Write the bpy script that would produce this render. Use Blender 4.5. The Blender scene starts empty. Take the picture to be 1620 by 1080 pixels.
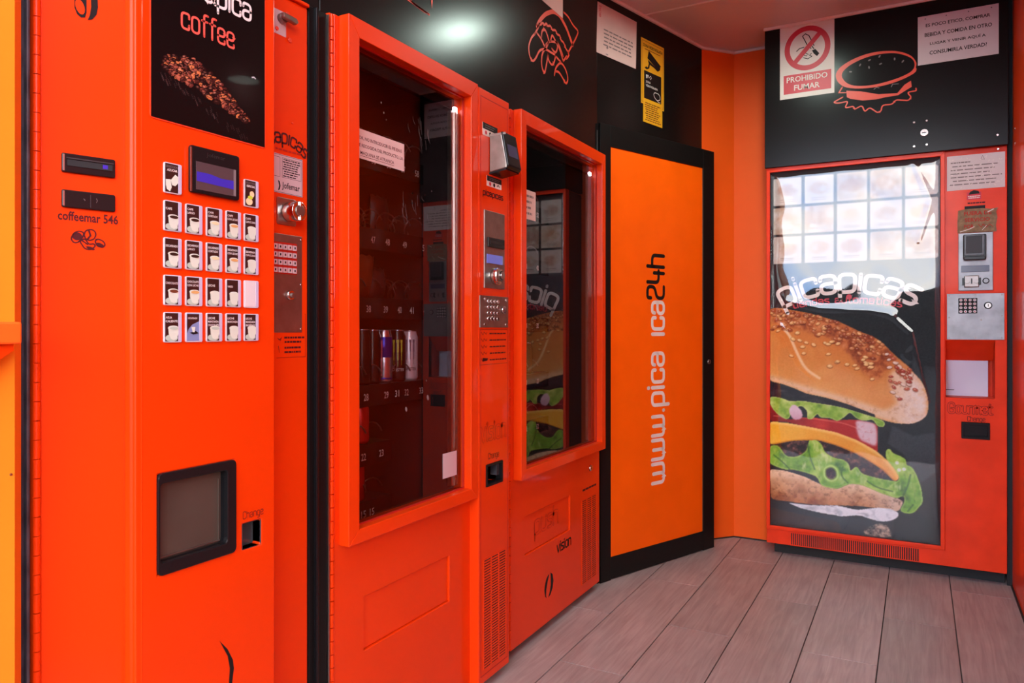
import bpy, math, random
import numpy as np
from mathutils import Vector
random.seed(7)
rng = np.random.RandomState(7)
scene = bpy.context.scene
COL = scene.collection

# ------------------------------------------------------------------ camera
HC = 1.07                                   # lens height, metres
cam_d = bpy.data.cameras.new('camera')
cam_d.sensor_width = 36.0
cam_d.lens = 26.09
cam_d.shift_y = -0.01296
cam_d.clip_start = 0.02
cam = bpy.data.objects.new('camera', cam_d)
COL.objects.link(cam)
cam.location = (0, 0, HC)
cam.rotation_euler = (math.radians(90), 0, math.radians(28.7))
scene.camera = cam

# ------------------------------------------------------------------ world: bright sky with broken cloud
w = bpy.data.worlds.new('sky')
scene.world = w
w.use_nodes = True
nt = w.node_tree
nt.nodes.clear()
wo = nt.nodes.new('ShaderNodeOutputWorld')
bg = nt.nodes.new('ShaderNodeBackground')
tc = nt.nodes.new('ShaderNodeTexCoord')
mp = nt.nodes.new('ShaderNodeMapping')
mp.inputs['Scale'].default_value = (1, 1, 2.4)
nz = nt.nodes.new('ShaderNodeTexNoise')
nz.inputs['Scale'].default_value = 2.6
nz.inputs['Detail'].default_value = 6
rp = nt.nodes.new('ShaderNodeValToRGB')
rp.color_ramp.elements[0].position = 0.40
rp.color_ramp.elements[0].color = (0.36, 0.56, 0.92, 1)
rp.color_ramp.elements[1].position = 0.56
rp.color_ramp.elements[1].color = (1.0, 0.98, 0.95, 1)
nt.links.new(tc.outputs['Generated'], mp.inputs['Vector'])
nt.links.new(mp.outputs['Vector'], nz.inputs['Vector'])
nt.links.new(nz.outputs['Fac'], rp.inputs['Fac'])
# a real sky is brighter towards the horizon, all the way round
sx = nt.nodes.new('ShaderNodeSeparateXYZ')
hz = nt.nodes.new('ShaderNodeMapRange')
hz.inputs['From Min'].default_value = 0.0
hz.inputs['From Max'].default_value = 0.9
hz.inputs['To Min'].default_value = 9.0
hz.inputs['To Max'].default_value = 3.2
hz.interpolation_type = 'SMOOTHSTEP'
nt.links.new(tc.outputs['Generated'], sx.inputs[0])
nt.links.new(sx.outputs['Z'], hz.inputs['Value'])
nt.links.new(rp.outputs['Color'], bg.inputs['Color'])
nt.links.new(hz.outputs['Result'], bg.inputs['Strength'])
nt.links.new(bg.outputs['Background'], wo.inputs['Surface'])

scene.view_settings.view_transform = 'Standard'
scene.view_settings.look = 'None'
scene.view_settings.gamma = 1.0
scene.view_settings.use_curve_mapping = False
scene.view_settings.exposure = 0.62
scene.cycles.use_denoising = True
scene.cycles.max_bounces = 10
scene.cycles.diffuse_bounces = 6
scene.cycles.glossy_bounces = 5
scene.cycles.transparent_max_bounces = 16
scene.cycles.caustics_reflective = False
scene.cycles.caustics_refractive = False
scene.cycles.sample_clamp_indirect = 8.0

# ------------------------------------------------------------------ materials
def s2l(c):
    return tuple((x / 12.92) if x <= 0.04045 else ((x + 0.055) / 1.055) ** 2.4 for x in [v / 255.0 for v in c])

MATS = {}
def mat(name, rgb=(128, 128, 128), rough=0.5, metal=0.0, coat=0.0, coat_rough=0.05, emit=0.0, spec=0.5, noise=None, bump=None, lin=None):
    m = bpy.data.materials.new(name)
    m.use_nodes = True
    t = m.node_tree
    b = t.nodes['Principled BSDF']
    col = (lin if lin else s2l(rgb)) + (1.0,)
    b.inputs['Base Color'].default_value = col
    b.inputs['Roughness'].default_value = rough
    b.inputs['Metallic'].default_value = metal
    b.inputs['Coat Weight'].default_value = coat
    b.inputs['Coat Roughness'].default_value = coat_rough
    b.inputs['Specular IOR Level'].default_value = spec
    if emit:
        b.inputs['Emission Color'].default_value = col
        b.inputs['Emission Strength'].default_value = emit
    if noise or bump:
        co = t.nodes.new('ShaderNodeTexCoord')
    if noise:                                # (scale, lo, hi): colour wear
        n = t.nodes.new('ShaderNodeTexNoise')
        n.inputs['Scale'].default_value = noise[0]
        n.inputs['Detail'].default_value = 5
        r = t.nodes.new('ShaderNodeMapRange')
        r.inputs['From Min'].default_value = 0.3
        r.inputs['From Max'].default_value = 0.7
        r.inputs['To Min'].default_value = noise[1]
        r.inputs['To Max'].default_value = noise[2]
        mx = t.nodes.new('ShaderNodeMix')
        mx.data_type = 'RGBA'
        mx.blend_type = 'MULTIPLY'
        mx.inputs[0].default_value = 1.0
        mx.inputs[6].default_value = col
        t.links.new(co.outputs['Object'], n.inputs['Vector'])
        t.links.new(n.outputs['Fac'], r.inputs['Value'])
        t.links.new(r.outputs['Result'], mx.inputs[7])
        t.links.new(mx.outputs[2], b.inputs['Base Color'])
    if bump:                                 # (scale, strength, distance)
        n = t.nodes.new('ShaderNodeTexNoise')
        n.inputs['Scale'].default_value = bump[0]
        n.inputs['Detail'].default_value = 2
        bp = t.nodes.new('ShaderNodeBump')
        bp.inputs['Strength'].default_value = bump[1]
        bp.inputs['Distance'].default_value = bump[2]
        t.links.new(co.outputs['Object'], n.inputs['Vector'])
        t.links.new(n.outputs['Fac'], bp.inputs['Height'])
        t.links.new(bp.outputs['Normal'], b.inputs['Normal'])
    MATS[name] = m
    return m

ORANGE = (0.83, 0.080, 0.004)
mat('orange_paint', lin=(0.72, 0.040, 0.001), rough=0.42, spec=0.12, coat=0.15, coat_rough=0.12, noise=(3.0, 0.96, 1.03))
mat('orange_gloss', lin=(0.75, 0.046, 0.002), rough=0.40, spec=0.12, coat=0.35, coat_rough=0.03, noise=(4.0, 0.95, 1.03))
mat('orange_wall', lin=(0.95, 0.118, 0.010), rough=0.45, spec=0.2, noise=(2.0, 0.95, 1.04))
mat('orange_door', lin=(0.93, 0.118, 0.001), rough=0.45, spec=0.15, noise=(6.0, 0.95, 1.04))
mat('orange_facade', lin=(0.86, 0.24, 0.012), rough=0.5, spec=0.2, noise=(5.0, 0.94, 1.05))
mat('red_paint', lin=(0.82, 0.045, 0.008), rough=0.42, spec=0.15, coat=0.12, coat_rough=0.08, noise=(9.0, 0.88, 1.08))
mat('orange_line', rgb=(222, 66, 34), rough=0.4)
mat('black_panel', lin=(0.008, 0.007, 0.007), rough=0.23, spec=0.16, noise=(2.5, 0.8, 1.2), bump=(220, 0.05, 0.0003))
mat('black_frame', lin=(0.006, 0.006, 0.006), rough=0.35, spec=0.2)
mat('black_plastic', lin=(0.008, 0.008, 0.009), rough=0.22, spec=0.25)
mat('black_matte', lin=(0.006, 0.006, 0.006), rough=0.7)
mat('black_ink', lin=(0.012, 0.009, 0.009), rough=0.45, spec=0.15)
mat('dark_ink', lin=(0.07, 0.010, 0.012), rough=0.45, spec=0.15)
mat('red_ink', lin=(0.42, 0.02, 0.012), rough=0.45, spec=0.15)
mat('white_ink', rgb=(226, 218, 214), rough=0.45)
mat('grey_ink', rgb=(120, 108, 108), rough=0.5)
mat('coral_ink', rgb=(236, 92, 78), rough=0.4)
mat('dark_cabinet', lin=(0.018, 0.013, 0.014), rough=0.5)
mat('grey_seal', lin=(0.035, 0.034, 0.04), rough=0.3, noise=(18.0, 0.4, 2.6))
mat('steel', rgb=(178, 172, 166), rough=0.3, metal=1.0, noise=(40, 0.9, 1.08))
mat('steel_dull', rgb=(156, 146, 140), rough=0.42, metal=1.0, noise=(28, 0.82, 1.1))
mat('chrome', rgb=(216, 210, 204), rough=0.14, metal=1.0)
mat('coil_metal', rgb=(120, 112, 110), rough=0.3, metal=1.0)
mat('steel_worn', rgb=(150, 149, 150), rough=0.42, metal=0.7, noise=(14, 0.66, 1.1))
mat('white_plastic', rgb=(204, 198, 202), rough=0.4)
mat('lilac_plastic', rgb=(188, 178, 200), rough=0.35)
mat('paper', rgb=(214, 204, 206), rough=0.75, noise=(9, 0.94, 1.03))
mat('paper_warm', rgb=(214, 188, 182), rough=0.75, noise=(9, 0.92, 1.04))
mat('plate_pink', rgb=(196, 176, 180), rough=0.5)
mat('cardboard', rgb=(138, 112, 84), rough=0.75, noise=(60, 0.6, 1.3))
mat('flap_white', rgb=(206, 208, 222), rough=0.35)
mat('ceiling_white', rgb=(222, 214, 212), rough=0.35, spec=0.35, noise=(2.0, 0.96, 1.02))
mat('trim_white', rgb=(245, 242, 240), rough=0.4)
mat('sign_white', rgb=(226, 220, 212), rough=0.5)
mat('sign_red', rgb=(200, 20, 48), rough=0.45)
mat('sign_yellow', rgb=(226, 164, 24), rough=0.5)
mat('brown_card', lin=(0.030, 0.010, 0.008), rough=0.35)
mat('blue_card', rgb=(120, 134, 176), rough=0.4)
mat('cup_white', rgb=(206, 214, 198), rough=0.4)
mat('cup_shade', rgb=(176, 192, 176), rough=0.4)
mat('coffee_dark', rgb=(44, 26, 18), rough=0.4)
mat('coffee_choc', rgb=(104, 52, 30), rough=0.4)
mat('coffee_milk', rgb=(206, 160, 98), rough=0.4)
mat('coffee_cream', rgb=(222, 206, 160), rough=0.4)
mat('screen_blue', lin=(0.020, 0.016, 0.10), rough=0.15, emit=0.5)
mat('screen_bar', lin=(0.03, 0.02, 0.30), rough=0.15, emit=0.3)
mat('screen_brown', lin=(0.075, 0.050, 0.055), rough=0.12)
mat('lcd_blue', lin=(0.10, 0.12, 0.42), rough=0.2, emit=0.35)
mat('lcd_dark', lin=(0.045, 0.055, 0.12), rough=0.2)
mat('smoke_pane', lin=(0.07, 0.052, 0.040), rough=0.12, spec=0.3, noise=(5, 0.8, 1.25))
mat('mirror_cup', lin=(0.12, 0.13, 0.14), rough=0.2, metal=0.6)
mat('grout', lin=(0.035, 0.03, 0.03), rough=0.8)
mat('pavement', rgb=(50, 49, 48), rough=0.9, noise=(1.5, 0.8, 1.15))
mat('lamp_glow', lin=(0.80, 1.0, 0.88), emit=120.0)
mat('led_glow', lin=(0.85, 0.9, 1.0), emit=9.0)
mat('can_blue', rgb=(40, 46, 170), rough=0.25, metal=0.6)
mat('can_silver', rgb=(206, 208, 220), rough=0.22, metal=0.9)
mat('can_black', lin=(0.012, 0.011, 0.011), rough=0.25, metal=0.3)
mat('can_white', rgb=(226, 222, 230), rough=0.3, metal=0.3)
mat('can_red', rgb=(196, 20, 26), rough=0.25, metal=0.4)
mat('can_violet', rgb=(80, 60, 160), rough=0.25, metal=0.5)
mat('claw_green', rgb=(190, 206, 60), rough=0.4)
mat('claw_grey', rgb=(120, 110, 130), rough=0.4)
mat('can_pink', rgb=(230, 110, 110), rough=0.3)
mat('bag_brown', rgb=(120, 66, 34), rough=0.3, noise=(20, 0.5, 1.4))
mat('bag_dark', rgb=(60, 40, 42), rough=0.3, noise=(20, 0.5, 1.4))
mat('bag_yellow', rgb=(222, 180, 40), rough=0.35)
mat('sesame', rgb=(226, 180, 120), rough=0.5)

def mat_print(name, rough=0.4, coat=0.0):
    m = bpy.data.materials.new(name)
    m.use_nodes = True
    t = m.node_tree
    b = t.nodes['Principled BSDF']
    a = t.nodes.new('ShaderNodeAttribute')
    a.attribute_name = 'ink'
    b.inputs['Roughness'].default_value = rough
    b.inputs['Specular IOR Level'].default_value = 0.06
    b.inputs['Coat Weight'].default_value = coat
    t.links.new(a.outputs['Color'], b.inputs['Base Color'])
    MATS[name] = m
mat_print('printed', 0.45)
mat_print('printed_gloss', 0.35, 0.3)

def mat_glass(name, ior, tint, rough=0.0):
    m = bpy.data.materials.new(name)
    m.use_nodes = True
    t = m.node_tree
    t.nodes.clear()
    o = t.nodes.new('ShaderNodeOutputMaterial')
    mx = t.nodes.new('ShaderNodeMixShader')
    tr = t.nodes.new('ShaderNodeBsdfTransparent')
    tr.inputs['Color'].default_value = tint + (1,)
    gl = t.nodes.new('ShaderNodeBsdfGlossy')
    gl.inputs['Roughness'].default_value = rough
    gl.inputs['Color'].default_value = (1, 1, 1, 1)
    fr = t.nodes.new('ShaderNodeFresnel')
    fr.inputs['IOR'].default_value = ior
    ge = t.nodes.new('ShaderNodeNewGeometry')
    ma = t.nodes.new('ShaderNodeMath')
    ma.operation = 'SUBTRACT'
    ma.inputs[0].default_value = 1.0
    mm = t.nodes.new('ShaderNodeMath')
    mm.operation = 'MULTIPLY'
    t.links.new(ge.outputs['Backfacing'], ma.inputs[1])
    t.links.new(ma.outputs[0], mm.inputs[0])
    t.links.new(fr.outputs[0], mm.inputs[1])
    t.links.new(mm.outputs[0], mx.inputs[0])
    t.links.new(tr.outputs[0], mx.inputs[1])
    t.links.new(gl.outputs[0], mx.inputs[2])
    t.links.new(mx.outputs[0], o.inputs['Surface'])
    MATS[name] = m
mat_glass('pane_glass', 1.75, (0.80, 0.76, 0.76))
mat_glass('film', 1.62, (0.98, 0.98, 0.98), 0.02)

# wood-look tile: grain along Y, own tone for each plank
m = bpy.data.materials.new('plank_tile')
m.use_nodes = True
t = m.node_tree
b = t.nodes['Principled BSDF']
b.inputs['Roughness'].default_value = 0.42
co = t.nodes.new('ShaderNodeTexCoord')
oi = t.nodes.new('ShaderNodeObjectInfo')
ad = t.nodes.new('ShaderNodeVectorMath'); ad.operation = 'ADD'
sc_ = t.nodes.new('ShaderNodeVectorMath'); sc_.operation = 'SCALE'
sc_.inputs[3].default_value = 3.0
mp = t.nodes.new('ShaderNodeMapping'); mp.inputs['Scale'].default_value = (26, 1.6, 1)
n1 = t.nodes.new('ShaderNodeTexNoise'); n1.inputs['Scale'].default_value = 2.2; n1.inputs['Detail'].default_value = 7; n1.inputs['Distortion'].default_value = 1.2
n2 = t.nodes.new('ShaderNodeTexNoise'); n2.inputs['Scale'].default_value = 5.0; n2.inputs['Detail'].default_value = 3
r1 = t.nodes.new('ShaderNodeValToRGB')
r1.color_ramp.elements[0].position = 0.3; r1.color_ramp.elements[0].color = s2l((146, 130, 127)) + (1,)
r1.color_ramp.elements[1].position = 0.72; r1.color_ramp.elements[1].color = s2l((172, 157, 153)) + (1,)
mr = t.nodes.new('ShaderNodeMapRange'); mr.inputs['To Min'].default_value = 0.86; mr.inputs['To Max'].default_value = 1.06
mx = t.nodes.new('ShaderNodeMix'); mx.data_type = 'RGBA'; mx.blend_type = 'MULTIPLY'; mx.inputs[0].default_value = 1
mr2 = t.nodes.new('ShaderNodeMapRange'); mr2.inputs['From Min'].default_value = 0.3; mr2.inputs['From Max'].default_value = 0.7; mr2.inputs['To Min'].default_value = 0.9; mr2.inputs['To Max'].default_value = 1.08
mx2 = t.nodes.new('ShaderNodeMix'); mx2.data_type = 'RGBA'; mx2.blend_type = 'MULTIPLY'; mx2.inputs[0].default_value = 1
t.links.new(oi.outputs['Location'], sc_.inputs[0])
t.links.new(co.outputs['Object'], ad.inputs[0]); t.links.new(sc_.outputs[0], ad.inputs[1])
t.links.new(ad.outputs[0], mp.inputs['Vector']); t.links.new(mp.outputs[0], n1.inputs['Vector'])
t.links.new(ad.outputs[0], n2.inputs['Vector'])
t.links.new(n1.outputs['Fac'], r1.inputs['Fac'])
t.links.new(oi.outputs['Random'], mr.inputs['Value'])
t.links.new(r1.outputs['Color'], mx.inputs[6]); t.links.new(mr.outputs[0], mx.inputs[7])
t.links.new(n2.outputs['Fac'], mr2.inputs['Value'])
t.links.new(mx.outputs[2], mx2.inputs[6]); t.links.new(mr2.outputs[0], mx2.inputs[7])
t.links.new(mx2.outputs[2], b.inputs['Base Color'])
MATS['plank_tile'] = m

# ------------------------------------------------------------------ frames and mesh builder
class Frame:
    """upright plane: u runs to the viewer's right along it, v is height, d stands out from it"""
    def __init__(s, org, e):
        L = math.hypot(*e)
        s.o = org; s.e = (e[0] / L, e[1] / L); s.n = (s.e[1], -s.e[0])
    def p(s, u, v, d=0.0):
        return (s.o[0] + u * s.e[0] + d * s.n[0], s.o[1] + u * s.e[1] + d * s.n[1], v)
    def off(s, d):
        return Frame((s.o[0] + d * s.n[0], s.o[1] + d * s.n[1]), s.e)

ORG = {}
class MB:
    def __init__(s, fr=None):
        s.v = []; s.f = []; s.fr = fr; s.sm = set()
    def P(s, u, v, d):
        return s.fr.p(u, v, d) if s.fr else (u, v, d)
    def quad(s, *pts):
        i = len(s.v); s.v += [s.P(*p) for p in pts]; s.f.append(tuple(range(i, i + len(pts)))); return s
    def box(s, u0, u1, v0, v1, d0, d1):
        i = len(s.v)
        for d in (d0, d1):
            s.v += [s.P(u0, v0, d), s.P(u1, v0, d), s.P(u1, v1, d), s.P(u0, v1, d)]
        s.f += [(i+3, i+2, i+1, i), (i+4, i+5, i+6, i+7), (i, i+1, i+5, i+4), (i+1, i+2, i+6, i+5), (i+2, i+3, i+7, i+6), (i+3, i, i+4, i+7)]
        return s
    def prism(s, pts, d0, d1):
        n = len(pts)
        a = sum(pts[k][0] * pts[(k+1) % n][1] - pts[(k+1) % n][0] * pts[k][1] for k in range(n))
        if a < 0: pts = pts[::-1]
        i = len(s.v)
        s.v += [s.P(u, v, d0) for u, v in pts] + [s.P(u, v, d1) for u, v in pts]
        s.f.append(tuple(i + k for k in reversed(range(n))))
        s.f.append(tuple(i + n + k for k in range(n)))
        for k in range(n):
            k2 = (k + 1) % n
            s.f.append((i + k, i + k2, i + n + k2, i + n + k))
        return s
    def flat(s, pts, d):
        n = len(pts)
        a = sum(pts[k][0] * pts[(k+1) % n][1] - pts[(k+1) % n][0] * pts[k][1] for k in range(n))
        if a < 0: pts = pts[::-1]
        return s.quad(*[(u, v, d) for u, v in pts])
    def ring(s, outer, inner, d0, d1):
        n = len(outer)
        i = len(s.v)
        for pts, d in ((outer, d0), (inner, d0), (outer, d1), (inner, d1)):
            s.v += [s.P(u, v, d) for u, v in pts]
        for k in range(n):
            k2 = (k + 1) % n
            s.f.append((i+2*n+k, i+2*n+k2, i+3*n+k2, i+3*n+k))
            s.f.append((i+k, i+k2, i+2*n+k2, i+2*n+k))
            s.f.append((i+3*n+k, i+3*n+k2, i+n+k2, i+n+k))
            s.f.append((i+n+k, i+n+k2, i+k2, i+k))
        return s
    def disc(s, u, v, r, d, n=20, ry=None, rot=0):
        ry = ry or r
        c, q = math.cos(rot), math.sin(rot)
        return s.flat([(u + r*math.cos(a)*c - ry*math.sin(a)*q, v + r*math.cos(a)*q + ry*math.sin(a)*c) for a in [2*math.pi*k/n for k in range(n)]], d)
    def cyl(s, u, v, r, d0, d1, n=24, r1=None):
        r1 = r if r1 is None else r1
        i = len(s.v)
        A = [2*math.pi*k/n for k in range(n)]
        s.v += [s.P(u + r*math.cos(a), v + r*math.sin(a), d0) for a in A] + [s.P(u + r1*math.cos(a), v + r1*math.sin(a), d1) for a in A]
        s.f.append(tuple(i + n + k for k in range(n)))
        s.f.append(tuple(i + n - 1 - k for k in range(n)))
        for k in range(n):
            k2 = (k + 1) % n
            s.f.append((i+k, i+k2, i+n+k2, i+n+k)); s.sm.add(len(s.f) - 1)
        return s
    def stroke(s, pts, wd, d, closed=False, caps=True):
        if closed: pts = list(pts) + [pts[0]]
        h = wd / 2
        n = len(pts)
        L, R = [], []
        for k in range(n):
            if k == 0: t0 = t1 = (pts[1][0]-pts[0][0], pts[1][1]-pts[0][1])
            elif k == n-1: t0 = t1 = (pts[k][0]-pts[k-1][0], pts[k][1]-pts[k-1][1])
            else:
                t0 = (pts[k][0]-pts[k-1][0], pts[k][1]-pts[k-1][1]); t1 = (pts[k+1][0]-pts[k][0], pts[k+1][1]-pts[k][1])
            if closed and k in (0, n-1):
                t0 = (pts[n-1][0]-pts[n-2][0], pts[n-1][1]-pts[n-2][1]); t1 = (pts[1][0]-pts[0][0], pts[1][1]-pts[0][1])
            l0 = math.hypot(*t0) or 1e-9; l1 = math.hypot(*t1) or 1e-9
            a = (-t0[1]/l0, t0[0]/l0); b_ = (-t1[1]/l1, t1[0]/l1)
            m_ = (a[0]+b_[0], a[1]+b_[1]); ml = math.hypot(*m_)
            if ml < 1e-6: m_ = a; ml = 1
            m_ = (m_[0]/ml, m_[1]/ml)
            k_ = min(1.0 / max(0.35, m_[0]*a[0] + m_[1]*a[1]), 2.2)
            L.append((pts[k][0] + m_[0]*h*k_, pts[k][1] + m_[1]*h*k_)); R.append((pts[k][0] - m_[0]*h*k_, pts[k][1] - m_[1]*h*k_))
        for k in range(n-1):
            s.quad((*R[k], d), (*R[k+1], d), (*L[k+1], d), (*L[k], d))
        if caps and not closed and wd > 0.0015:
            for q in (pts[0], pts[-1]): s.disc(q[0], q[1], h, d, 10)
        return s
    def tube(s, pts, r, n=8):
        """round tube through world (or local) 3D points"""
        P = [Vector(p) for p in pts]
        i = len(s.v)
        up = Vector((0, 0, 1))
        for k, p in enumerate(P):
            t_ = (P[min(k+1, len(P)-1)] - P[max(k-1, 0)]).normalized()
            a = t_.cross(up)
            if a.length < 1e-4: a = Vector((1, 0, 0))
            a.normalize(); b_ = a.cross(t_)
            s.v += [tuple(p + a*r*math.cos(2*math.pi*j/n) + b_*r*math.sin(2*math.pi*j/n)) for j in range(n)]
        for k in range(len(P)-1):
            for j in range(n):
                j2 = (j+1) % n
                s.f.append((i+k*n+j, i+k*n+j2, i+(k+1)*n+j2, i+(k+1)*n+j)); s.sm.add(len(s.f)-1)
        s.f.append(tuple(i+j for j in reversed(range(n)))); s.f.append(tuple(i+(len(P)-1)*n+j for j in range(n)))
        return s
    def holes(s, u0, u1, v0, v1, d0, d1, hl):
        """flat panel of thickness d0..d1 with rectangular openings"""
        us = sorted(set([u0, u1] + [h[0] for h in hl] + [h[1] for h in hl]))
        vs = sorted(set([v0, v1] + [h[2] for h in hl] + [h[3] for h in hl]))
        def solid(a, b_):
            if a < 0 or b_ < 0 or a >= len(us)-1 or b_ >= len(vs)-1: return False
            cu, cv = (us[a]+us[a+1])/2, (vs[b_]+vs[b_+1])/2
            return not any(h[0] < cu < h[1] and h[2] < cv < h[3] for h in hl)
        nu, nv = len(us), len(vs)
        i = len(s.v)
        for d in (d0, d1):
            for v in vs:
                for u in us: s.v.append(s.P(u, v, d))
        B = lambda a, b_: i + b_*nu + a
        T = lambda a, b_: i + nu*nv + b_*nu + a
        for a in range(nu-1):
            for b_ in range(nv-1):
                if not solid(a, b_): continue
                s.f.append((T(a,b_), T(a+1,b_), T(a+1,b_+1), T(a,b_+1)))
                s.f.append((B(a,b_+1), B(a+1,b_+1), B(a+1,b_), B(a,b_)))
                if not solid(a-1, b_): s.f.append((B(a,b_), T(a,b_), T(a,b_+1), B(a,b_+1)))
                if not solid(a+1, b_): s.f.append((B(a+1,b_+1), T(a+1,b_+1), T(a+1,b_), B(a+1,b_)))
                if not solid(a, b_-1): s.f.append((B(a+1,b_), T(a+1,b_), T(a,b_), B(a,b_)))
                if not solid(a, b_+1): s.f.append((B(a,b_+1), T(a,b_+1), T(a+1,b_+1), B(a+1,b_+1)))
        return s
    def liner(s, u0, u1, v0, v1, d0, d1):
        """inside of an open box from opening at d1 back to d0"""
        s.quad((u0,v0,d0), (u1,v0,d0), (u1,v1,d0), (u0,v1,d0))
        s.quad((u0,v0,d1), (u0,v0,d0), (u0,v1,d0), (u0,v1,d1))
        s.quad((u1,v0,d0), (u1,v0,d1), (u1,v1,d1), (u1,v1,d0))
        s.quad((u0,v0,d0), (u0,v0,d1), (u1,v0,d1), (u1,v0,d0))
        s.quad((u0,v1,d1), (u0,v1,d0), (u1,v1,d0), (u1,v1,d1))
        return s
    def mesh(s, name, m, org=(0, 0, 0), smooth=False):
        me = bpy.data.meshes.new(name)
        me.from_pydata([(x-org[0], y-org[1], z-org[2]) for x, y, z in s.v], [], s.f)
        me.materials.append(MATS[m])
        if smooth: me.polygons.foreach_set('use_smooth', [True]*len(me.polygons))
        elif s.sm:
            for k in s.sm: me.polygons[k].use_smooth = True
        me.update()
        return me
    def build(s, name, m, parent=None, bevel=0, seg=2, smooth=False, loc=None, label=None, kind=None):
        porg = ORG.get(parent.name, (0, 0, 0)) if parent else (0, 0, 0)
        if loc is None:
            if s.v:
                xs = np.array(s.v); lo = xs.min(0); hi = xs.max(0)
                loc = tuple(float(c) for c in ((lo[0]+hi[0])/2, (lo[1]+hi[1])/2, lo[2]))
            else: loc = (0, 0, 0)
        o = bpy.data.objects.new(name, s.mesh(name, m, loc, smooth))
        COL.objects.link(o)
        o.parent = parent
        o.location = (loc[0]-porg[0], loc[1]-porg[1], loc[2]-porg[2])
        ORG[o.name] = loc
        if bevel:
            bv = o.modifiers.new('bevel', 'BEVEL'); bv.width = bevel; bv.segments = seg; bv.limit_method = 'ANGLE'; bv.angle_limit = math.radians(40)
            bv.harden_normals = False
        if label: o['label'] = label
        if kind: o['kind'] = kind
        if name == 'small_print': o['kind'] = 'stuff'      # rows of print too small to read
        return o

def put(name, me, loc, parent=None):
    o = bpy.data.objects.new(name, me)
    COL.objects.link(o)
    porg = ORG.get(parent.name, (0, 0, 0)) if parent else (0, 0, 0)
    o.parent = parent
    o.location = (loc[0]-porg[0], loc[1]-porg[1], loc[2]-porg[2])
    ORG[o.name] = tuple(loc)
    return o
def tag(o, label, cat, group=None, kind=None):
    o['label'] = label; o['category'] = cat
    if group: o['group'] = group
    if kind: o['kind'] = kind
    return o
def thing(name, loc, label, cat, group=None):
    o = bpy.data.objects.new(name, None)
    o.empty_display_size = 0.1
    COL.objects.link(o)
    o.location = loc
    ORG[o.name] = tuple(loc)
    return tag(o, label, cat, group)
def struct(o, label, cat):
    return tag(o, label, cat, kind='structure')

# ------------------------------------------------------------------ lettering
def text_mb(fr, txt, u0, u1, v0, v1, d, bold=0.0, fit=True, align='CENTER', line=1.0):
    cu = bpy.data.curves.new('lettering', 'FONT')
    cu.body = txt; cu.size = 1.0; cu.align_x = align; cu.offset = bold; cu.resolution_u = 2; cu.space_line = line
    o = bpy.data.objects.new('lettering', cu)
    me = o.to_mesh()
    mb = MB(fr)
    co_ = np.array([v.co[:2] for v in me.vertices])
    if len(co_):
        lo = co_.min(0); hi = co_.max(0); sp = np.maximum(hi - lo, 1e-6)
        if fit:
            co_ = (co_ - lo) / sp * np.array([u1-u0, v1-v0]) + np.array([u0, v0])
        mb.v = [fr.p(float(a), float(c), d) for a, c in co_]
        mb.f = [tuple(p.vertices) for p in me.polygons]
    o.to_mesh_clear()
    bpy.data.objects.remove(o); bpy.data.curves.remove(cu)
    return mb

def rnd(pts, r, closed=False, n=5):
    """round the corners of a polyline"""
    out = []
    N = len(pts)
    for k in range(N):
        if not closed and k in (0, N-1): out.append(pts[k]); continue
        a, p, c = pts[(k-1) % N], pts[k], pts[(k+1) % N]
        d1 = math.hypot(a[0]-p[0], a[1]-p[1]); d2 = math.hypot(c[0]-p[0], c[1]-p[1])
        q = min(r, d1*0.5, d2*0.5)
        A = (p[0]+(a[0]-p[0])/d1*q, p[1]+(a[1]-p[1])/d1*q); C_ = (p[0]+(c[0]-p[0])/d2*q, p[1]+(c[1]-p[1])/d2*q)
        for j in range(n+1):
            t_ = j / n
            out.append(((1-t_)**2*A[0]+2*t_*(1-t_)*p[0]+t_*t_*C_[0], (1-t_)**2*A[1]+2*t_*(1-t_)*p[1]+t_*t_*C_[1]))
    return out
def rrect(u0, u1, v0, v1, r, n=4):
    return rnd([(u0, v0), (u1, v0), (u1, v1), (u0, v1)], r, True, n)

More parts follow.
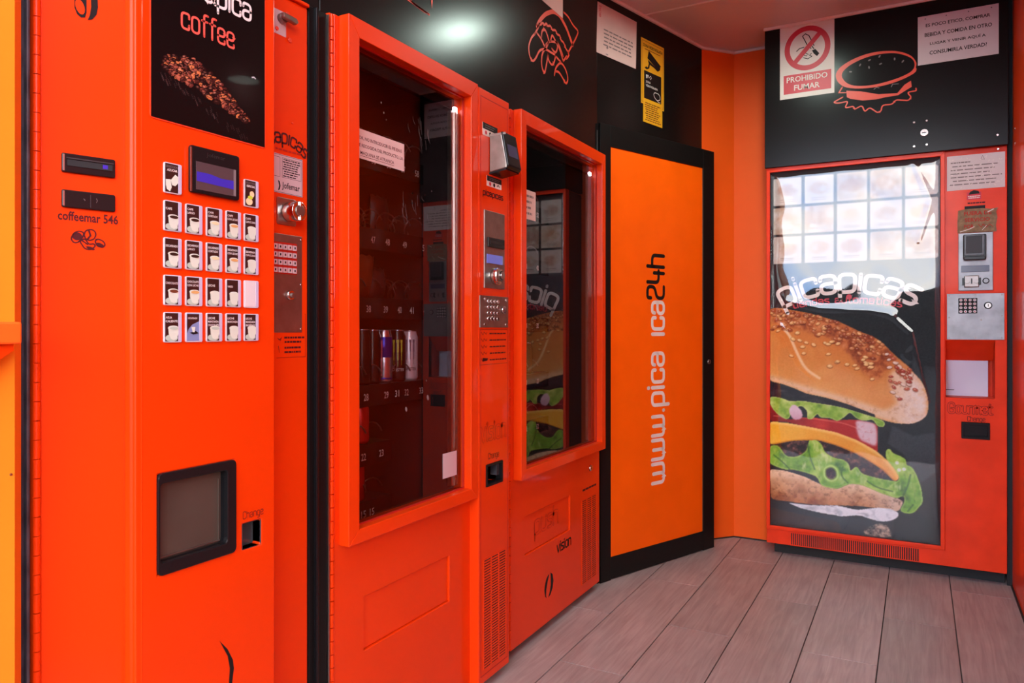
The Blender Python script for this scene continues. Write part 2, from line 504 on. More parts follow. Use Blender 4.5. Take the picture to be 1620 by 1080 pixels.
GL = {
 'c': (.6, [[(.6,.72),(.6,1),(0,1),(0,0),(.6,0),(.6,.28)]]), 'o': (.6, [[(0,0),(.6,0),(.6,1),(0,1),0]]),
 'a': (.6, [[(.02,.78),(.06,1),(.6,1),(.6,0),(0,0),(0,.55),(.6,.55)]]), 'f': (.45, [[(.5,1.42),(.18,1.42),(.18,0)], [(0,1),(.45,1)]]),
 'e': (.6, [[(.6,.22),(.6,0),(0,0),(0,1),(.6,1),(.6,.48),(0,.48)]]), 'p': (.6, [[(0,-.42),(0,1),(.6,1),(.6,0),(0,0)]]),
 'i': (.08, [[(.04,0),(.04,1)], [(.04,1.28),(.04,1.34)]]), 'l': (.08, [[(.04,0),(.04,1.4)]]), 'I': (.08, [[(.04,0),(.04,1)]]),
 'w': (.95, [[(0,1),(0,0),(.475,0),(.475,.9)], [(.475,.1),(.475,0),(.95,0),(.95,1)]]), '.': (.1, [[(.05,0),(.05,.04)]]),
 '2': (.6, [[(0,1.1),(0,1.4),(.6,1.4),(.6,.78),(0,.62),(0,0),(.62,0)]]), '4': (.6, [[(0,1.4),(0,.45),(.62,.45)], [(.5,.85),(.5,0)]]),
 'h': (.6, [[(0,0),(0,1.4)], [(0,.8),(0,1),(.6,1),(.6,0)]]), 's': (.5, [[(.52,.95),(0,1),(0,.52),(.52,.5),(.52,0),(0,.03)]]),
 'v': (.6, [[(0,1),(.28,0),(.34,0),(.62,1)]]), 'n': (.6, [[(0,0),(0,1)], [(0,.8),(0,1),(.6,1),(.6,0)]]), 'u': (.6, [[(0,1),(0,0),(.6,0),(.6,1)]]),
 'm': (.9, [[(0,0),(0,1),(.45,1),(.45,0)], [(.45,.8),(.45,1),(.9,1),(.9,0)]]), 'r': (.4, [[(0,0),(0,1),(.42,1)]]), 't': (.4, [[(.15,1.35),(.15,0),(.45,0)], [(0,1),(.42,1)]]),
 'g': (.6, [[(.6,.05),(.6,0),(0,0),(0,1),(.6,1),(.6,-.4),(.05,-.4)]]), 'd': (.6, [[(.6,1.4),(.6,0),(0,0),(0,1),(.6,1)]]), 'C': (.65, [[(.62,1.1),(.62,1.4),(0,1.4),(0,0),(.62,0),(.62,.3)]]),
 'G': (.75, [[(.7,1.05),(.6,1.4),(0,1.4),(0,0),(.7,0),(.7,.65),(.35,.65)]]), ' ': (.35, []), '!': (.08, [[(.04,.35),(.04,1.2)], [(.04,0),(.04,.03)]]),
 '&': (.75, [[(.8,.55),(.5,0),(0,0),(0,.5),(.55,1.0),(.5,1.4),(.15,1.4),(.15,1.0),(.75,0)]]),
}
def glyphs(txt, gap=.28):
    x = 0; out = []
    for ch in txt:
        wd, st = GL[ch]
        for pl in st:
            closed = pl[-1] == 0
            q = rnd([(x+a, b_) for a, b_ in (pl[:-1] if closed else pl)], .27, closed)
            out.append((q, closed))
        x += wd + gap
    return out, x - gap
def stroke_text(mb, txt, u0, v0, width, xh, d, wt=.15, gap=.28, fn=None):
    """one line of rounded stroke lettering; fn bends or turns the line"""
    g, L = glyphs(txt, gap)
    k = width / L
    for q, c in g:
        pts = [(a*k, b_*xh) for a, b_ in q]
        pts = [fn(a, b_) for a, b_ in pts] if fn else [(u0+a, v0+b_) for a, b_ in pts]
        mb.stroke(pts, wt*xh, d, c)
    return mb
def bars(mb, u0, u1, v0, v1, n, d, fill=.45, jit=.25):
    """rows of broken dashes for print too small to read"""
    rr = random.Random(int(abs(u0*977+v0*3331)*1000))
    h = (v1-v0)/n
    for k in range(n):
        vv = v1 - (k+.5)*h
        a = u0 + (u1-u0)*rr.random()*jit*.3
        e = u1 - (u1-u0)*rr.random()*jit
        while a < e:
            ln = (u1-u0)*(.06+rr.random()*.14)
            mb.flat([(a, vv-h*fill/2), (min(a+ln, e), vv-h*fill/2), (min(a+ln, e), vv+h*fill/2), (a, vv+h*fill/2)], d)
            a += ln + (u1-u0)*.025
    return mb

# ------------------------------------------------------------------ printed pictures (ink stored per vertex of a fine grid)
class Canvas:
    def __init__(s, u0, u1, v0, v1, nu, nv, bgc):
        s.b = (u0, u1, v0, v1); s.nu = nu; s.nv = nv
        s.U, s.V = np.meshgrid(np.linspace(u0, u1, nu), np.linspace(v0, v1, nv))
        s.C = np.zeros((nv, nu, 3)); s.C[:] = np.array(bgc, float)
    def noise(s, scale, seed, su=1., sv=1.):
        r = np.random.RandomState(seed); out = np.zeros_like(s.U)
        for o_, amp in ((1, .5), (2.1, .3), (4.3, .2)):
            G_ = r.rand(64, 64)
            x = (s.U-s.b[0])*scale*o_*su; y = (s.V-s.b[2])*scale*o_*sv
            xi = np.floor(x).astype(int); yi = np.floor(y).astype(int); fx = x-xi; fy = y-yi
            fx = fx*fx*(3-2*fx); fy = fy*fy*(3-2*fy)
            a = G_[yi % 64, xi % 64]; b_ = G_[yi % 64, (xi+1) % 64]; c = G_[(yi+1) % 64, xi % 64]; d = G_[(yi+1) % 64, (xi+1) % 64]
            out += amp*((a*(1-fx)+b_*fx)*(1-fy)+(c*(1-fx)+d*fx)*fy)
        return out
    def mask(s, pts):
        M = np.zeros(s.U.shape, bool); n = len(pts)
        for k in range(n):
            (x0, y0), (x1, y1) = pts[k], pts[(k+1) % n]
            if y0 == y1: continue
            c = ((s.V < y0) != (s.V < y1)) & (s.U < (x1-x0)*(s.V-y0)/(y1-y0)+x0)
            M ^= c
        return M
    def ell(s, u, v, a, b_, rot=0):
        c, q = math.cos(rot), math.sin(rot)
        x = (s.U-u)*c+(s.V-v)*q; y = -(s.U-u)*q+(s.V-v)*c
        return (x/a)**2+(y/b_)**2
    def put(s, M, col, alpha=1.0):
        a = (M.astype(float) if M.dtype == bool else M)*alpha
        col = np.array(col, float) if not isinstance(col, np.ndarray) else col
        s.C = s.C*(1-a[..., None])+col*a[..., None]
    def soft(s, M, n=1):
        M = M.astype(float)
        for _ in range(n):
            P_ = np.pad(M, 1, mode='edge'); M = (P_[1:-1,1:-1]*2+P_[:-2,1:-1]+P_[2:,1:-1]+P_[1:-1,:-2]+P_[1:-1,2:])/6
        return M
    def line(s, pts, wd):
        D = np.full(s.U.shape, 9.)
        for (x0, y0), (x1, y1) in zip(pts[:-1], pts[1:]):
            dx, dy = x1-x0, y1-y0; L = dx*dx+dy*dy+1e-12
            t_ = np.clip(((s.U-x0)*dx+(s.V-y0)*dy)/L, 0, 1)
            D = np.minimum(D, np.hypot(s.U-x0-t_*dx, s.V-y0-t_*dy))
        return np.clip(1.5-D/(wd/2), 0, 1)
    def build(s, name, fr, d, parent, m='printed', label=None):
        mb = MB(fr)
        mb.v = [fr.p(float(u), float(v), d) for u, v in zip(s.U.ravel(), s.V.ravel())]
        mb.f = [(r_*s.nu+c, r_*s.nu+c+1, (r_+1)*s.nu+c+1, (r_+1)*s.nu+c) for r_ in range(s.nv-1) for c in range(s.nu-1)]
        o = mb.build(name, m, parent, label=label)
        c = np.clip(s.C/255., 0, 1)
        lin = np.where(c <= .04045, c/12.92, ((c+.055)/1.055)**2.4).reshape(-1, 3)
        at = o.data.color_attributes.new('ink', 'FLOAT_COLOR', 'POINT')
        at.data.foreach_set('color', np.concatenate([lin, np.ones((len(lin), 1))], 1).astype(np.float32).ravel())
        return o

# planes of the place (metres; X across the passage, Y into it)
FL0 = Frame((-1.15, 0), (0, 1)); FL1 = Frame((-1.12, 0), (0, 1)); FB = Frame((-1.09, 0), (0, 1)); FF = Frame((-1.18, 0), (0, 1))
FS = Frame((-1.15, .635), (.299, .954))
FC = Frame((-1.148, 3.016), (.191, .722))
FD = Frame((-1.168, 2.905), (.294, .754))
FG = Frame((0, 3.68), (1, 0))  # burger machine and fascia coordinates precomputed from image pixels projected onto these planes
FGF = Frame((0, 3.654), (1, 0))
FW = Frame((-1.10, 0), (0, 1))
ZC = 2.485

# artwork outlines traced from image pixels, projected to metres on their own plane
BUN=[(-0.619,1.164),(-0.574,1.165),(-0.512,1.153),(-0.456,1.142),(-0.39,1.122),(-0.324,1.102),(-0.272,1.077),(-0.231,1.054),(-0.186,1.036),(-0.158,1.02),(-0.13,0.996),(-0.102,0.962),(-0.069,0.931),(-0.036,0.901),(-0.015,0.871),(0.007,0.848),(0.025,0.812),(0.036,0.769),(0.039,0.727),(0.031,0.69),(0.007,0.667),(-0.025,0.653),(-0.074,0.65),(-0.118,0.657),(-0.169,0.673),(-0.208,0.692),(-0.254,0.712),(-0.307,0.735),(-0.36,0.749),(-0.408,0.759),(-0.456,0.767),(-0.512,0.791),(-0.555,0.806),(-0.619,0.82)]
BUNPALE=[(-0.619,0.82),(-0.555,0.806),(-0.512,0.791),(-0.456,0.767),(-0.36,0.749),(-0.254,0.712),(-0.169,0.673),(-0.074,0.65),(-0.025,0.653),(0.031,0.69),(0.036,0.769),(-0.015,0.871),(-0.102,0.887),(-0.113,0.85),(-0.107,0.8),(-0.074,0.74),(-0.13,0.706),(-0.208,0.733),(-0.301,0.761),(-0.408,0.788),(-0.512,0.817),(-0.619,0.847)]
CRUST=[(-0.619,1.164),(-0.574,1.165),(-0.456,1.142),(-0.324,1.102),(-0.231,1.054),(-0.158,1.02),(-0.102,0.962),(-0.069,0.931),(-0.13,0.887),(-0.152,0.836),(-0.208,0.859),(-0.278,0.959),(-0.36,1.028),(-0.481,1.067),(-0.619,1.094)]
GAP=[(-0.619,0.803),(-0.512,0.784),(-0.39,0.744),(-0.289,0.729),(-0.169,0.685),(-0.169,0.673),(-0.301,0.71),(-0.42,0.73),(-0.512,0.745),(-0.619,0.753)]
LET1=[(-0.619,0.747),(-0.568,0.742),(-0.524,0.725),(-0.481,0.733),(-0.408,0.724),(-0.301,0.713),(-0.243,0.694),(-0.18,0.678),(-0.13,0.656),(-0.132,0.631),(-0.158,0.633),(-0.18,0.666),(-0.208,0.654),(-0.243,0.662),(-0.272,0.692),(-0.289,0.672),(-0.324,0.644),(-0.348,0.659),(-0.396,0.659),(-0.408,0.678),(-0.432,0.648),(-0.453,0.65),(-0.45,0.689),(-0.481,0.714),(-0.518,0.679),(-0.537,0.638),(-0.574,0.656),(-0.6,0.681),(-0.619,0.713)]
TOM=[(-0.619,0.713),(-0.587,0.675),(-0.537,0.638),(-0.481,0.655),(-0.408,0.656),(-0.324,0.651),(-0.243,0.659),(-0.158,0.642),(-0.16,0.498),(-0.214,0.531),(-0.301,0.563),(-0.45,0.611),(-0.543,0.631),(-0.619,0.63)]
TOMSHINE=[(-0.249,0.658),(-0.169,0.647),(-0.16,0.604),(-0.163,0.541),(-0.231,0.568),(-0.243,0.605)]
ONION1=[(-0.537,0.684),(-0.512,0.719),(-0.475,0.688),(-0.472,0.649),(-0.512,0.64)]
CHEESE=[(-0.619,0.628),(-0.543,0.626),(-0.45,0.614),(-0.33,0.596),(-0.243,0.567),(-0.163,0.523),(-0.118,0.483),(-0.091,0.448),(-0.072,0.413),(-0.088,0.393),(-0.107,0.409),(-0.13,0.435),(-0.174,0.465),(-0.243,0.504),(-0.324,0.535),(-0.408,0.555),(-0.512,0.544),(-0.619,0.516)]
PATTY=[(-0.619,0.516),(-0.512,0.544),(-0.408,0.555),(-0.324,0.535),(-0.243,0.504),(-0.174,0.465),(-0.13,0.435),(-0.118,0.414),(-0.158,0.392),(-0.243,0.39),(-0.324,0.363),(-0.39,0.375),(-0.481,0.412),(-0.619,0.426)]
LET2=[(-0.619,0.513),(-0.581,0.519),(-0.543,0.466),(-0.493,0.47),(-0.456,0.499),(-0.441,0.559),(-0.414,0.555),(-0.39,0.537),(-0.378,0.499),(-0.336,0.477),(-0.295,0.474),(-0.272,0.451),(-0.272,0.419),(-0.243,0.453),(-0.226,0.417),(-0.186,0.408),(-0.141,0.4),(-0.102,0.397),(-0.074,0.394),(-0.042,0.385),(-0.074,0.32),(-0.141,0.337),(-0.22,0.367),(-0.272,0.368),(-0.324,0.337),(-0.36,0.34),(-0.396,0.349),(-0.408,0.387),(-0.463,0.401),(-0.512,0.409),(-0.555,0.406),(-0.619,0.426)]
LETHOLE=[(-0.381,0.428),(-0.348,0.444),(-0.324,0.427),(-0.319,0.389),(-0.348,0.367),(-0.378,0.383)]
LET3=[(-0.127,0.526),(-0.113,0.539),(-0.096,0.516),(-0.074,0.511),(-0.047,0.495),(-0.047,0.47),(-0.025,0.466),(-0.004,0.425),(0.007,0.39),(0.015,0.354),(0.017,0.312),(0.001,0.291),(-0.015,0.265),(-0.047,0.258),(-0.072,0.268),(-0.053,0.31),(-0.053,0.335),(-0.096,0.324),(-0.13,0.345),(-0.107,0.378),(-0.069,0.407),(-0.096,0.447),(-0.124,0.488)]
BUNB=[(-0.619,0.403),(-0.543,0.4),(-0.463,0.381),(-0.39,0.35),(-0.324,0.337),(-0.272,0.368),(-0.22,0.367),(-0.141,0.337),(-0.074,0.32),(-0.058,0.309),(-0.074,0.264),(-0.118,0.265),(-0.174,0.271),(-0.243,0.27),(-0.324,0.263),(-0.42,0.256),(-0.524,0.257),(-0.613,0.26)]
FOIL=[(-0.54,0.252),(-0.42,0.252),(-0.324,0.263),(-0.243,0.251),(-0.158,0.273),(-0.107,0.273),(-0.074,0.258),(-0.08,0.236),(-0.113,0.216),(-0.152,0.211),(-0.203,0.221),(-0.231,0.23),(-0.301,0.215),(-0.39,0.22),(-0.481,0.232)]
TRAY=[(-0.616,0.26),(-0.537,0.242),(-0.39,0.214),(-0.243,0.212),(-0.074,0.221),(0.017,0.293),(0.049,0.382),(0.081,0.385),(0.086,0.141),(-0.102,0.143),(-0.616,0.133)]
TRAY2=[(-0.616,0.22),(-0.481,0.203),(-0.324,0.19),(-0.301,0.148),(-0.616,0.133)]
PEPP=[(-0.22,0.165),(-0.158,0.204),(-0.124,0.202),(-0.102,0.168),(-0.102,0.143),(-0.208,0.144)]
RINGO=[(-0.33,2.22),(-0.315,2.245),(-0.282,2.266),(-0.242,2.281),(-0.194,2.291),(-0.146,2.292),(-0.087,2.283),(-0.049,2.267),(-0.022,2.247),(-0.009,2.223),(-0.005,2.21),(-0.011,2.2),(-0.004,2.185),(-0.015,2.173),(-0.049,2.157),(-0.099,2.143),(-0.154,2.136),(-0.205,2.137),(-0.258,2.144),(-0.299,2.159),(-0.324,2.188)]
RINGI=[(-0.305,2.207),(-0.299,2.228),(-0.274,2.249),(-0.234,2.267),(-0.185,2.278),(-0.138,2.28),(-0.091,2.275),(-0.053,2.259),(-0.026,2.241),(-0.013,2.22),(-0.015,2.194),(-0.03,2.179),(-0.068,2.164),(-0.115,2.154),(-0.162,2.148),(-0.209,2.148),(-0.254,2.156),(-0.286,2.173)]
PATD=[(-0.284,2.139),(-0.226,2.127),(-0.154,2.103),(-0.08,2.097),(-0.053,2.129),(-0.028,2.143),(-0.025,2.116),(-0.053,2.101),(-0.078,2.087),(-0.126,2.086),(-0.162,2.082),(-0.217,2.085),(-0.266,2.099),(-0.282,2.109)]
LETD=[(-0.315,2.134),(-0.284,2.13),(-0.299,2.134),(-0.286,2.152),(-0.301,2.157)]
WAVE=[(-0.299,2.112),(-0.34,2.093),(-0.315,2.087),(-0.276,2.091),(-0.291,2.061),(-0.254,2.065),(-0.252,2.049),(-0.22,2.064),(-0.209,2.032),(-0.19,2.051),(-0.158,2.022),(-0.144,2.027),(-0.14,2.053),(-0.099,2.051),(-0.087,2.069),(-0.037,2.058),(-0.026,2.071),(-0.043,2.095),(-0.007,2.096),(-0.009,2.107)]
SEEDS=[(-0.267,2.221),(-0.228,2.245),(-0.19,2.26),(-0.192,2.228),(-0.15,2.27),(-0.146,2.236),(-0.091,2.248),(-0.059,2.232)]
CURL1=[(-0.172,2.128),(-0.162,2.135),(-0.152,2.131)]
CURL2=[(-0.104,2.128),(-0.099,2.139),(-0.076,2.137)]
CIG=[(-0.42,2.367),(-0.442,2.417),(-0.457,2.427),(-0.469,2.418),(-0.45,2.377),(-0.433,2.356)]
TIP=[(-0.429,2.346),(-0.414,2.35),(-0.397,2.327),(-0.407,2.316),(-0.42,2.329)]
HAND1=[(-0.495,2.353),(-0.482,2.364),(-0.463,2.366)]
HAND2=[(-0.465,2.318),(-0.446,2.31),(-0.429,2.319),(-0.439,2.325),(-0.431,2.333)]
NSO=[[(-0.447,2.361),(-0.548,2.368),(-0.35,2.364),(-0.447,2.462),(-0.447,2.26)]]
FR=[[(2.337,2.134),(2.361,2.165),(2.407,2.204),(2.47,2.237),(2.524,2.243),(2.591,2.215),(2.644,2.171)],[(2.563,2.267),(2.603,2.267),(2.65,2.248),(2.704,2.245),(2.674,2.205),(2.603,2.128)],[(2.322,2.103),(2.294,2.08),(2.272,2.042),(2.28,2.01),(2.303,1.998),(2.327,2.017),(2.357,2.057),(2.407,2.078),(2.448,2.078),(2.491,2.083)],[(2.337,2.11),(2.372,2.102),(2.402,2.081)],[(2.322,2.103),(2.347,2.133),(2.357,2.152),(2.366,2.149),(2.381,2.164),(2.397,2.158),(2.412,2.172),(2.422,2.165),(2.448,2.176),(2.459,2.164),(2.491,2.175),(2.502,2.163),(2.529,2.168),(2.535,2.153),(2.563,2.153),(2.58,2.135),(2.608,2.13),(2.608,2.116),(2.586,2.099)],[(2.402,2.076),(2.377,2.05),(2.372,2.017),(2.381,1.994),(2.399,1.986),(2.417,2.032),(2.428,2.067)],[(2.428,2.067),(2.428,2.044),(2.459,2.033),(2.48,2.052),(2.491,2.083)],[(2.372,2.107),(2.377,2.135),(2.402,2.148),(2.438,2.116),(2.407,2.078)],[(2.448,2.119),(2.459,2.15),(2.513,2.122),(2.491,2.087),(2.459,2.095)],[(2.502,2.133),(2.535,2.106),(2.557,2.08)],[(2.48,2.005),(2.491,2.036),(2.535,2.071),(2.58,2.059),(2.605,2.028),(2.586,1.999),(2.557,2.014),(2.518,2.029),(2.491,2.022)],[(2.407,2.092),(2.438,2.116),(2.513,2.136),(2.557,2.099)],[(2.557,2.08),(2.591,2.11)],[(2.491,2.078),(2.535,2.071)]]
TRI=[(1.579,1.933),(1.596,1.939),(1.682,1.934),(1.658,1.928)]
TRI2=[(1.689,1.975),(1.697,1.978),(1.693,1.952)]
CAM=[(0.264,2.336),(0.366,2.289),(0.338,2.267),(0.253,2.299)]
CAM2=[(0.256,2.293),(0.334,2.27),(0.362,2.284),(0.358,2.27),(0.338,2.258),(0.311,2.267),(0.272,2.274),(0.268,2.256),(0.245,2.245),(0.23,2.252),(0.245,2.26),(0.256,2.257),(0.264,2.276)]
SW=[(0.907,0.515),(0.925,0.493),(0.937,0.469),(0.939,0.453),(0.935,0.428),(0.928,0.431),(0.93,0.457),(0.925,0.481)]
BEAN=[[(0.039,1.207),(0.043,1.216),(0.05,1.22),(0.057,1.218),(0.055,1.21),(0.049,1.202),(0.043,1.201)],[(0.057,1.214),(0.059,1.221),(0.066,1.224),(0.072,1.222),(0.074,1.216),(0.071,1.209),(0.064,1.206),(0.059,1.209)],[(0.051,1.204),(0.058,1.209),(0.064,1.2),(0.071,1.202),(0.073,1.198),(0.066,1.192),(0.058,1.193)],[(0.072,1.206),(0.076,1.21),(0.084,1.207),(0.087,1.202),(0.084,1.197),(0.076,1.198)]]
JOF=[[(0.044,1.574),(0.044,1.564),(0.047,1.554),(0.058,1.55),(0.06,1.559),(0.059,1.569),(0.056,1.578),(0.053,1.577),(0.058,1.565),(0.056,1.556),(0.05,1.56),(0.046,1.575)],[(0.065,1.58),(0.066,1.568),(0.063,1.549),(0.071,1.554),(0.076,1.567),(0.074,1.583)]]

def vprism(mb, plan, z0, z1):
    n = len(plan)
    a = sum(plan[k][0]*plan[(k+1) % n][1]-plan[(k+1) % n][0]*plan[k][1] for k in range(n))
    if a < 0: plan = plan[::-1]
    i = len(mb.v)
    mb.v += [(x, y, z0) for x, y in plan]+[(x, y, z1) for x, y in plan]
    mb.f.append(tuple(i+k for k in reversed(range(n)))); mb.f.append(tuple(i+n+k for k in range(n)))
    for k in range(n):
        k2 = (k+1) % n
        mb.f.append((i+k, i+k2, i+n+k2, i+n+k))
    return mb
def wbox(x0, x1, y0, y1, z0, z1):
    return vprism(MB(), [(x0, y0), (x1, y0), (x1, y1), (x0, y1)], z0, z1)

# ================================================================== the setting
struct(wbox(-40, 40, -60, .5, -.12, -.02).build('pavement', 'pavement'), 'grey street pavement outside the open front of the shop', 'pavement')
mat('street_wall', rgb=(46, 48, 44), rough=0.9, noise=(2.0, 0.7, 1.3))
struct(wbox(-30, 30, -14.4, -14.0, -.02, 2.0).build('wall_street_added', 'street_wall'), 'low dark wall added across the street to darken the reflection in the burger machine', 'wall')  # added out of view so the film mirrors a dark band
floor = struct(wbox(-2.05, .40, .5, 4.55, -.08, -.004).build('floor', 'grout'), 'grey wood look tiled floor of the passage between the machines', 'floor')
xs = [-1.243, -1.015, -.793, -.566, -.340, -.113, .117, .343]
for c in range(7):
    x0, x1 = xs[c]+.0018, xs[c+1]-.0018
    j = (2.17 if c % 2 == 1 else 2.62)-2.7
    while j < 4.1:
        y0, y1 = max(j, .5)+.0015, min(j+.9, 4.0)-.0015
        if y1-y0 > .05:
            wbox(x0, x1, y0, y1, -.006, 0).build('plank', 'plank_tile', floor, bevel=.0006, seg=1)
        j += .9

ceil = struct(wbox(-2.05, .40, .60, 4.55, ZC+.012, ZC+.08).build('ceiling', 'ceiling_white'), 'pale glossy panelled ceiling above the passage', 'ceiling')
for y0, y1 in ((.60, 1.32), (1.325, 2.275), (2.28, 3.228), (3.232, 4.5)):
    wbox(-2.04, .395, y0, y1, ZC, ZC+.012).build('ceiling_panel', 'ceiling_white', ceil, bevel=.001, seg=1)
for y in (1.3225, 2.2775, 3.23):
    wbox(-2.04, .395, y-.005, y+.005, ZC-.002, ZC+.004).build('joint_strip', 'trim_white', ceil)

# left wall: outer wall and the black fascia above the machines
wl = struct(wbox(-2.05, -2.02, .5, 4.55, -.08, ZC+.01).build('wall_left', 'dark_cabinet'), 'black glossy fascia wall above the left row of machines', 'wall')
for a, b_ in ((.60, 1.2525), (1.2555, 2.8985)):
    MB(FF).box(a, b_, 1.70, ZC-.001, -.018, 0).build('fascia_panel', 'black_panel', wl, bevel=.001, seg=1)
MB(FF).box(2.8975, 2.9005, 1.76, 1.90, -.002, .001).build('seam_glint', 'steel', wl)  # steel strip stands in for light reflected along the seam
dec = MB(FF)
for k, pl in enumerate(FR):
    dec.stroke(rnd(pl, .02, n=3), .016 if k in (0,) else .0085, .0008)
dec.flat(TRI, .0008).flat(TRI2, .0008)
dec.stroke(rnd([(1.45, 2.02), (1.52, 1.965), (1.60, 1.935), (1.68, 1.932)], .02), .006, .0008)
dec.build('food_drawing', 'orange_line', wl, label='orange line drawing of a cone of fries on black fascia')

wf = struct(vprism(MB(), [(-2.02, .596), (-1.13, .596), (-1.10, .572), (-1.10, .25), (-1.125, .25), (-1.125, .572), (-2.02, .572)], -.02, ZC).build('wall_front', 'orange_facade'), 'yellow orange panel of the shop front beside the coffee machine', 'wall')
# corner: black panel over the door, carried down to stand for the doorway's shade, orange strips beside it
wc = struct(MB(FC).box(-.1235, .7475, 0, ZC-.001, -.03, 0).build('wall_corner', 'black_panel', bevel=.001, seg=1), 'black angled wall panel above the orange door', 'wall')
F1 = Frame((-.957, 3.738), (.128, .147))
MB(F1).box(-.01, .1949, 0, ZC-.001, -.02, 0).build('orange_panel', 'orange_wall', wc)
wb = struct(wbox(-2.05, .40, 4.52, 4.55, -.08, ZC+.01).build('wall_back', 'dark_cabinet'), 'back wall with a black fascia above the burger machine', 'wall')
wbox(-.829, -.56, 3.885, 3.905, 0, ZC-.001).build('orange_panel', 'orange_wall', wb)
fas = MB(FGF).box(-.637, .3245, 1.826, ZC-.001, -.02, 0).build('fascia_panel', 'black_panel', wb, bevel=.0015, seg=1)
wbox(-.637, -.617, 3.675, 3.89, 1.83, ZC-.001).build('fascia_side', 'black_panel', wb)
wbox(.3245, .343, 3.70, 3.72, 0, ZC-.001).build('shadow_gap', 'black_matte', wb)
for u, v in ((-.016, 1.960), (.0316, 1.9615), (-.016, 1.856), (.0316, 1.8585), (.287, 1.868)):
    MB(FGF).cyl(u, v, .0058, 0, .004, 12, .004).build('screw', 'chrome', fas)
lk = MB(FGF).cyl(.0221, 1.9108, .0165, 0, .005, 24, .0145).build('lock', 'chrome', fas)
MB(FGF).box(.014, .030, 1.909, 1.9125, .005, .0056).build('key_slot', 'black_ink', lk)
art = MB(FGF)
n_ = 60
def resample(pts, n):
    P_ = np.array(pts+[pts[0]]); L = np.r_[0, np.cumsum(np.hypot(*np.diff(P_, axis=0).T))]
    q = np.linspace(0, L[-1], n, endpoint=False)
    return [(float(np.interp(x, L, P_[:, 0])), float(np.interp(x, L, P_[:, 1]))) for x in q]
# bun ring: outer and inner outlines matched by angle round the middle
cu_, cv_ = -.165, 2.215
def polar(pts, n):
    P_ = resample(rnd(pts, .02, True, 4), 400); A = np.array([math.atan2((v-cv_)*2, u-cu_) for u, v in P_]); R_ = np.array([math.hypot((v-cv_)*2, u-cu_) for u, v in P_])
    o_ = np.argsort(A); A, R_ = A[o_], R_[o_]
    th = np.linspace(-math.pi, math.pi, n, endpoint=False)
    r_ = np.interp(th, A, R_, period=2*math.pi)
    return [(cu_+r*math.cos(t_), cv_+r*math.sin(t_)/2) for r, t_ in zip(r_, th)]
O_, I_ = polar(RINGO, n_), polar(RINGI, n_)
for k in range(n_):
    k2 = (k+1) % n_
    art.quad((*O_[k], .0008), (*O_[k2], .0008), (*I_[k2], .0008), (*I_[k], .0008))
art.flat(PATD, .0008)
art.stroke([LETD[0], LETD[1]], .004, .0008).stroke([LETD[0], LETD[4]], .006, .0008)
art.stroke(rnd(WAVE, .012, n=4), .0052, .0008)
art.build('food_drawing', 'orange_line', fas, label='orange line drawing of a burger on black fascia')
sd = MB(FGF)
for k, (u, v) in enumerate(SEEDS): sd.disc(u, v, .0065, .0008, 10, .0032, (k*1.3) % 2-.2)
sd.stroke(CURL1, .003, .0008).stroke(CURL2, .003, .0008)
sd.build('seed_drawing', 'grey_ink', fas)

FRW = Frame((.343, 0), (0, -1))
wr = struct(wbox(.343, .40, .0, 4.52, 0, ZC).build('wall_right', 'orange_gloss'), 'glossy red orange wall panel at the right of the burger machine', 'wall')  # near end extended out of view for its reflection and to cut side light
for v in (1.875, 1.815): MB(FRW).cyl(-3.60, v, .006, 0, .003, 12).build('screw', 'chrome', wr)

# white mouldings where the walls meet the ceiling
def moulding(name, A, B_, lab):
    f = Frame(A, (B_[0]-A[0], B_[1]-A[1]))
    L = math.hypot(B_[0]-A[0], B_[1]-A[1])
    struct(MB(f).box(-.004, L+.004, ZC-.013, ZC-.0005, 0, .013).build(name, 'trim_white', bevel=.002, seg=1), lab, 'moulding')
moulding('trim_1', FC.p(-.12, 0)[:2], FC.p(.7475, 0)[:2], 'thin white ceiling moulding above the black angled panel')
moulding('trim_2', F1.p(0, 0)[:2], F1.p(.1949, 0)[:2], 'short white ceiling moulding above the narrow orange corner panel')
moulding('trim_3', (-.829, 3.885), (-.637, 3.885), 'short white ceiling moulding above the wider orange corner panel')
moulding('trim_4', (-.637, 3.654), (.3245, 3.654), 'thin white ceiling moulding above the black fascia with the burger drawing')
moulding('trim_5', (-1.18, 1.26), (-1.18, 2.89), 'thin white ceiling moulding above the left black fascia')
# dark skirting joint lines
struct(MB(F1).box(0, .194, 0, .006, 0, .003).build('baseboard_corner', 'black_matte'), 'thin dark joint at the foot of the narrow orange corner panel', 'baseboard')
struct(wbox(-.829, -.60, 3.881, 3.885, 0, .006).build('baseboard_back', 'black_matte'), 'thin dark joint at the foot of the wider orange corner panel', 'baseboard')
struct(wbox(.336, .343, .6, 3.70, 0, .004).build('baseboard_right', 'black_matte'), 'thin dark joint along the foot of the right wall', 'baseboard')

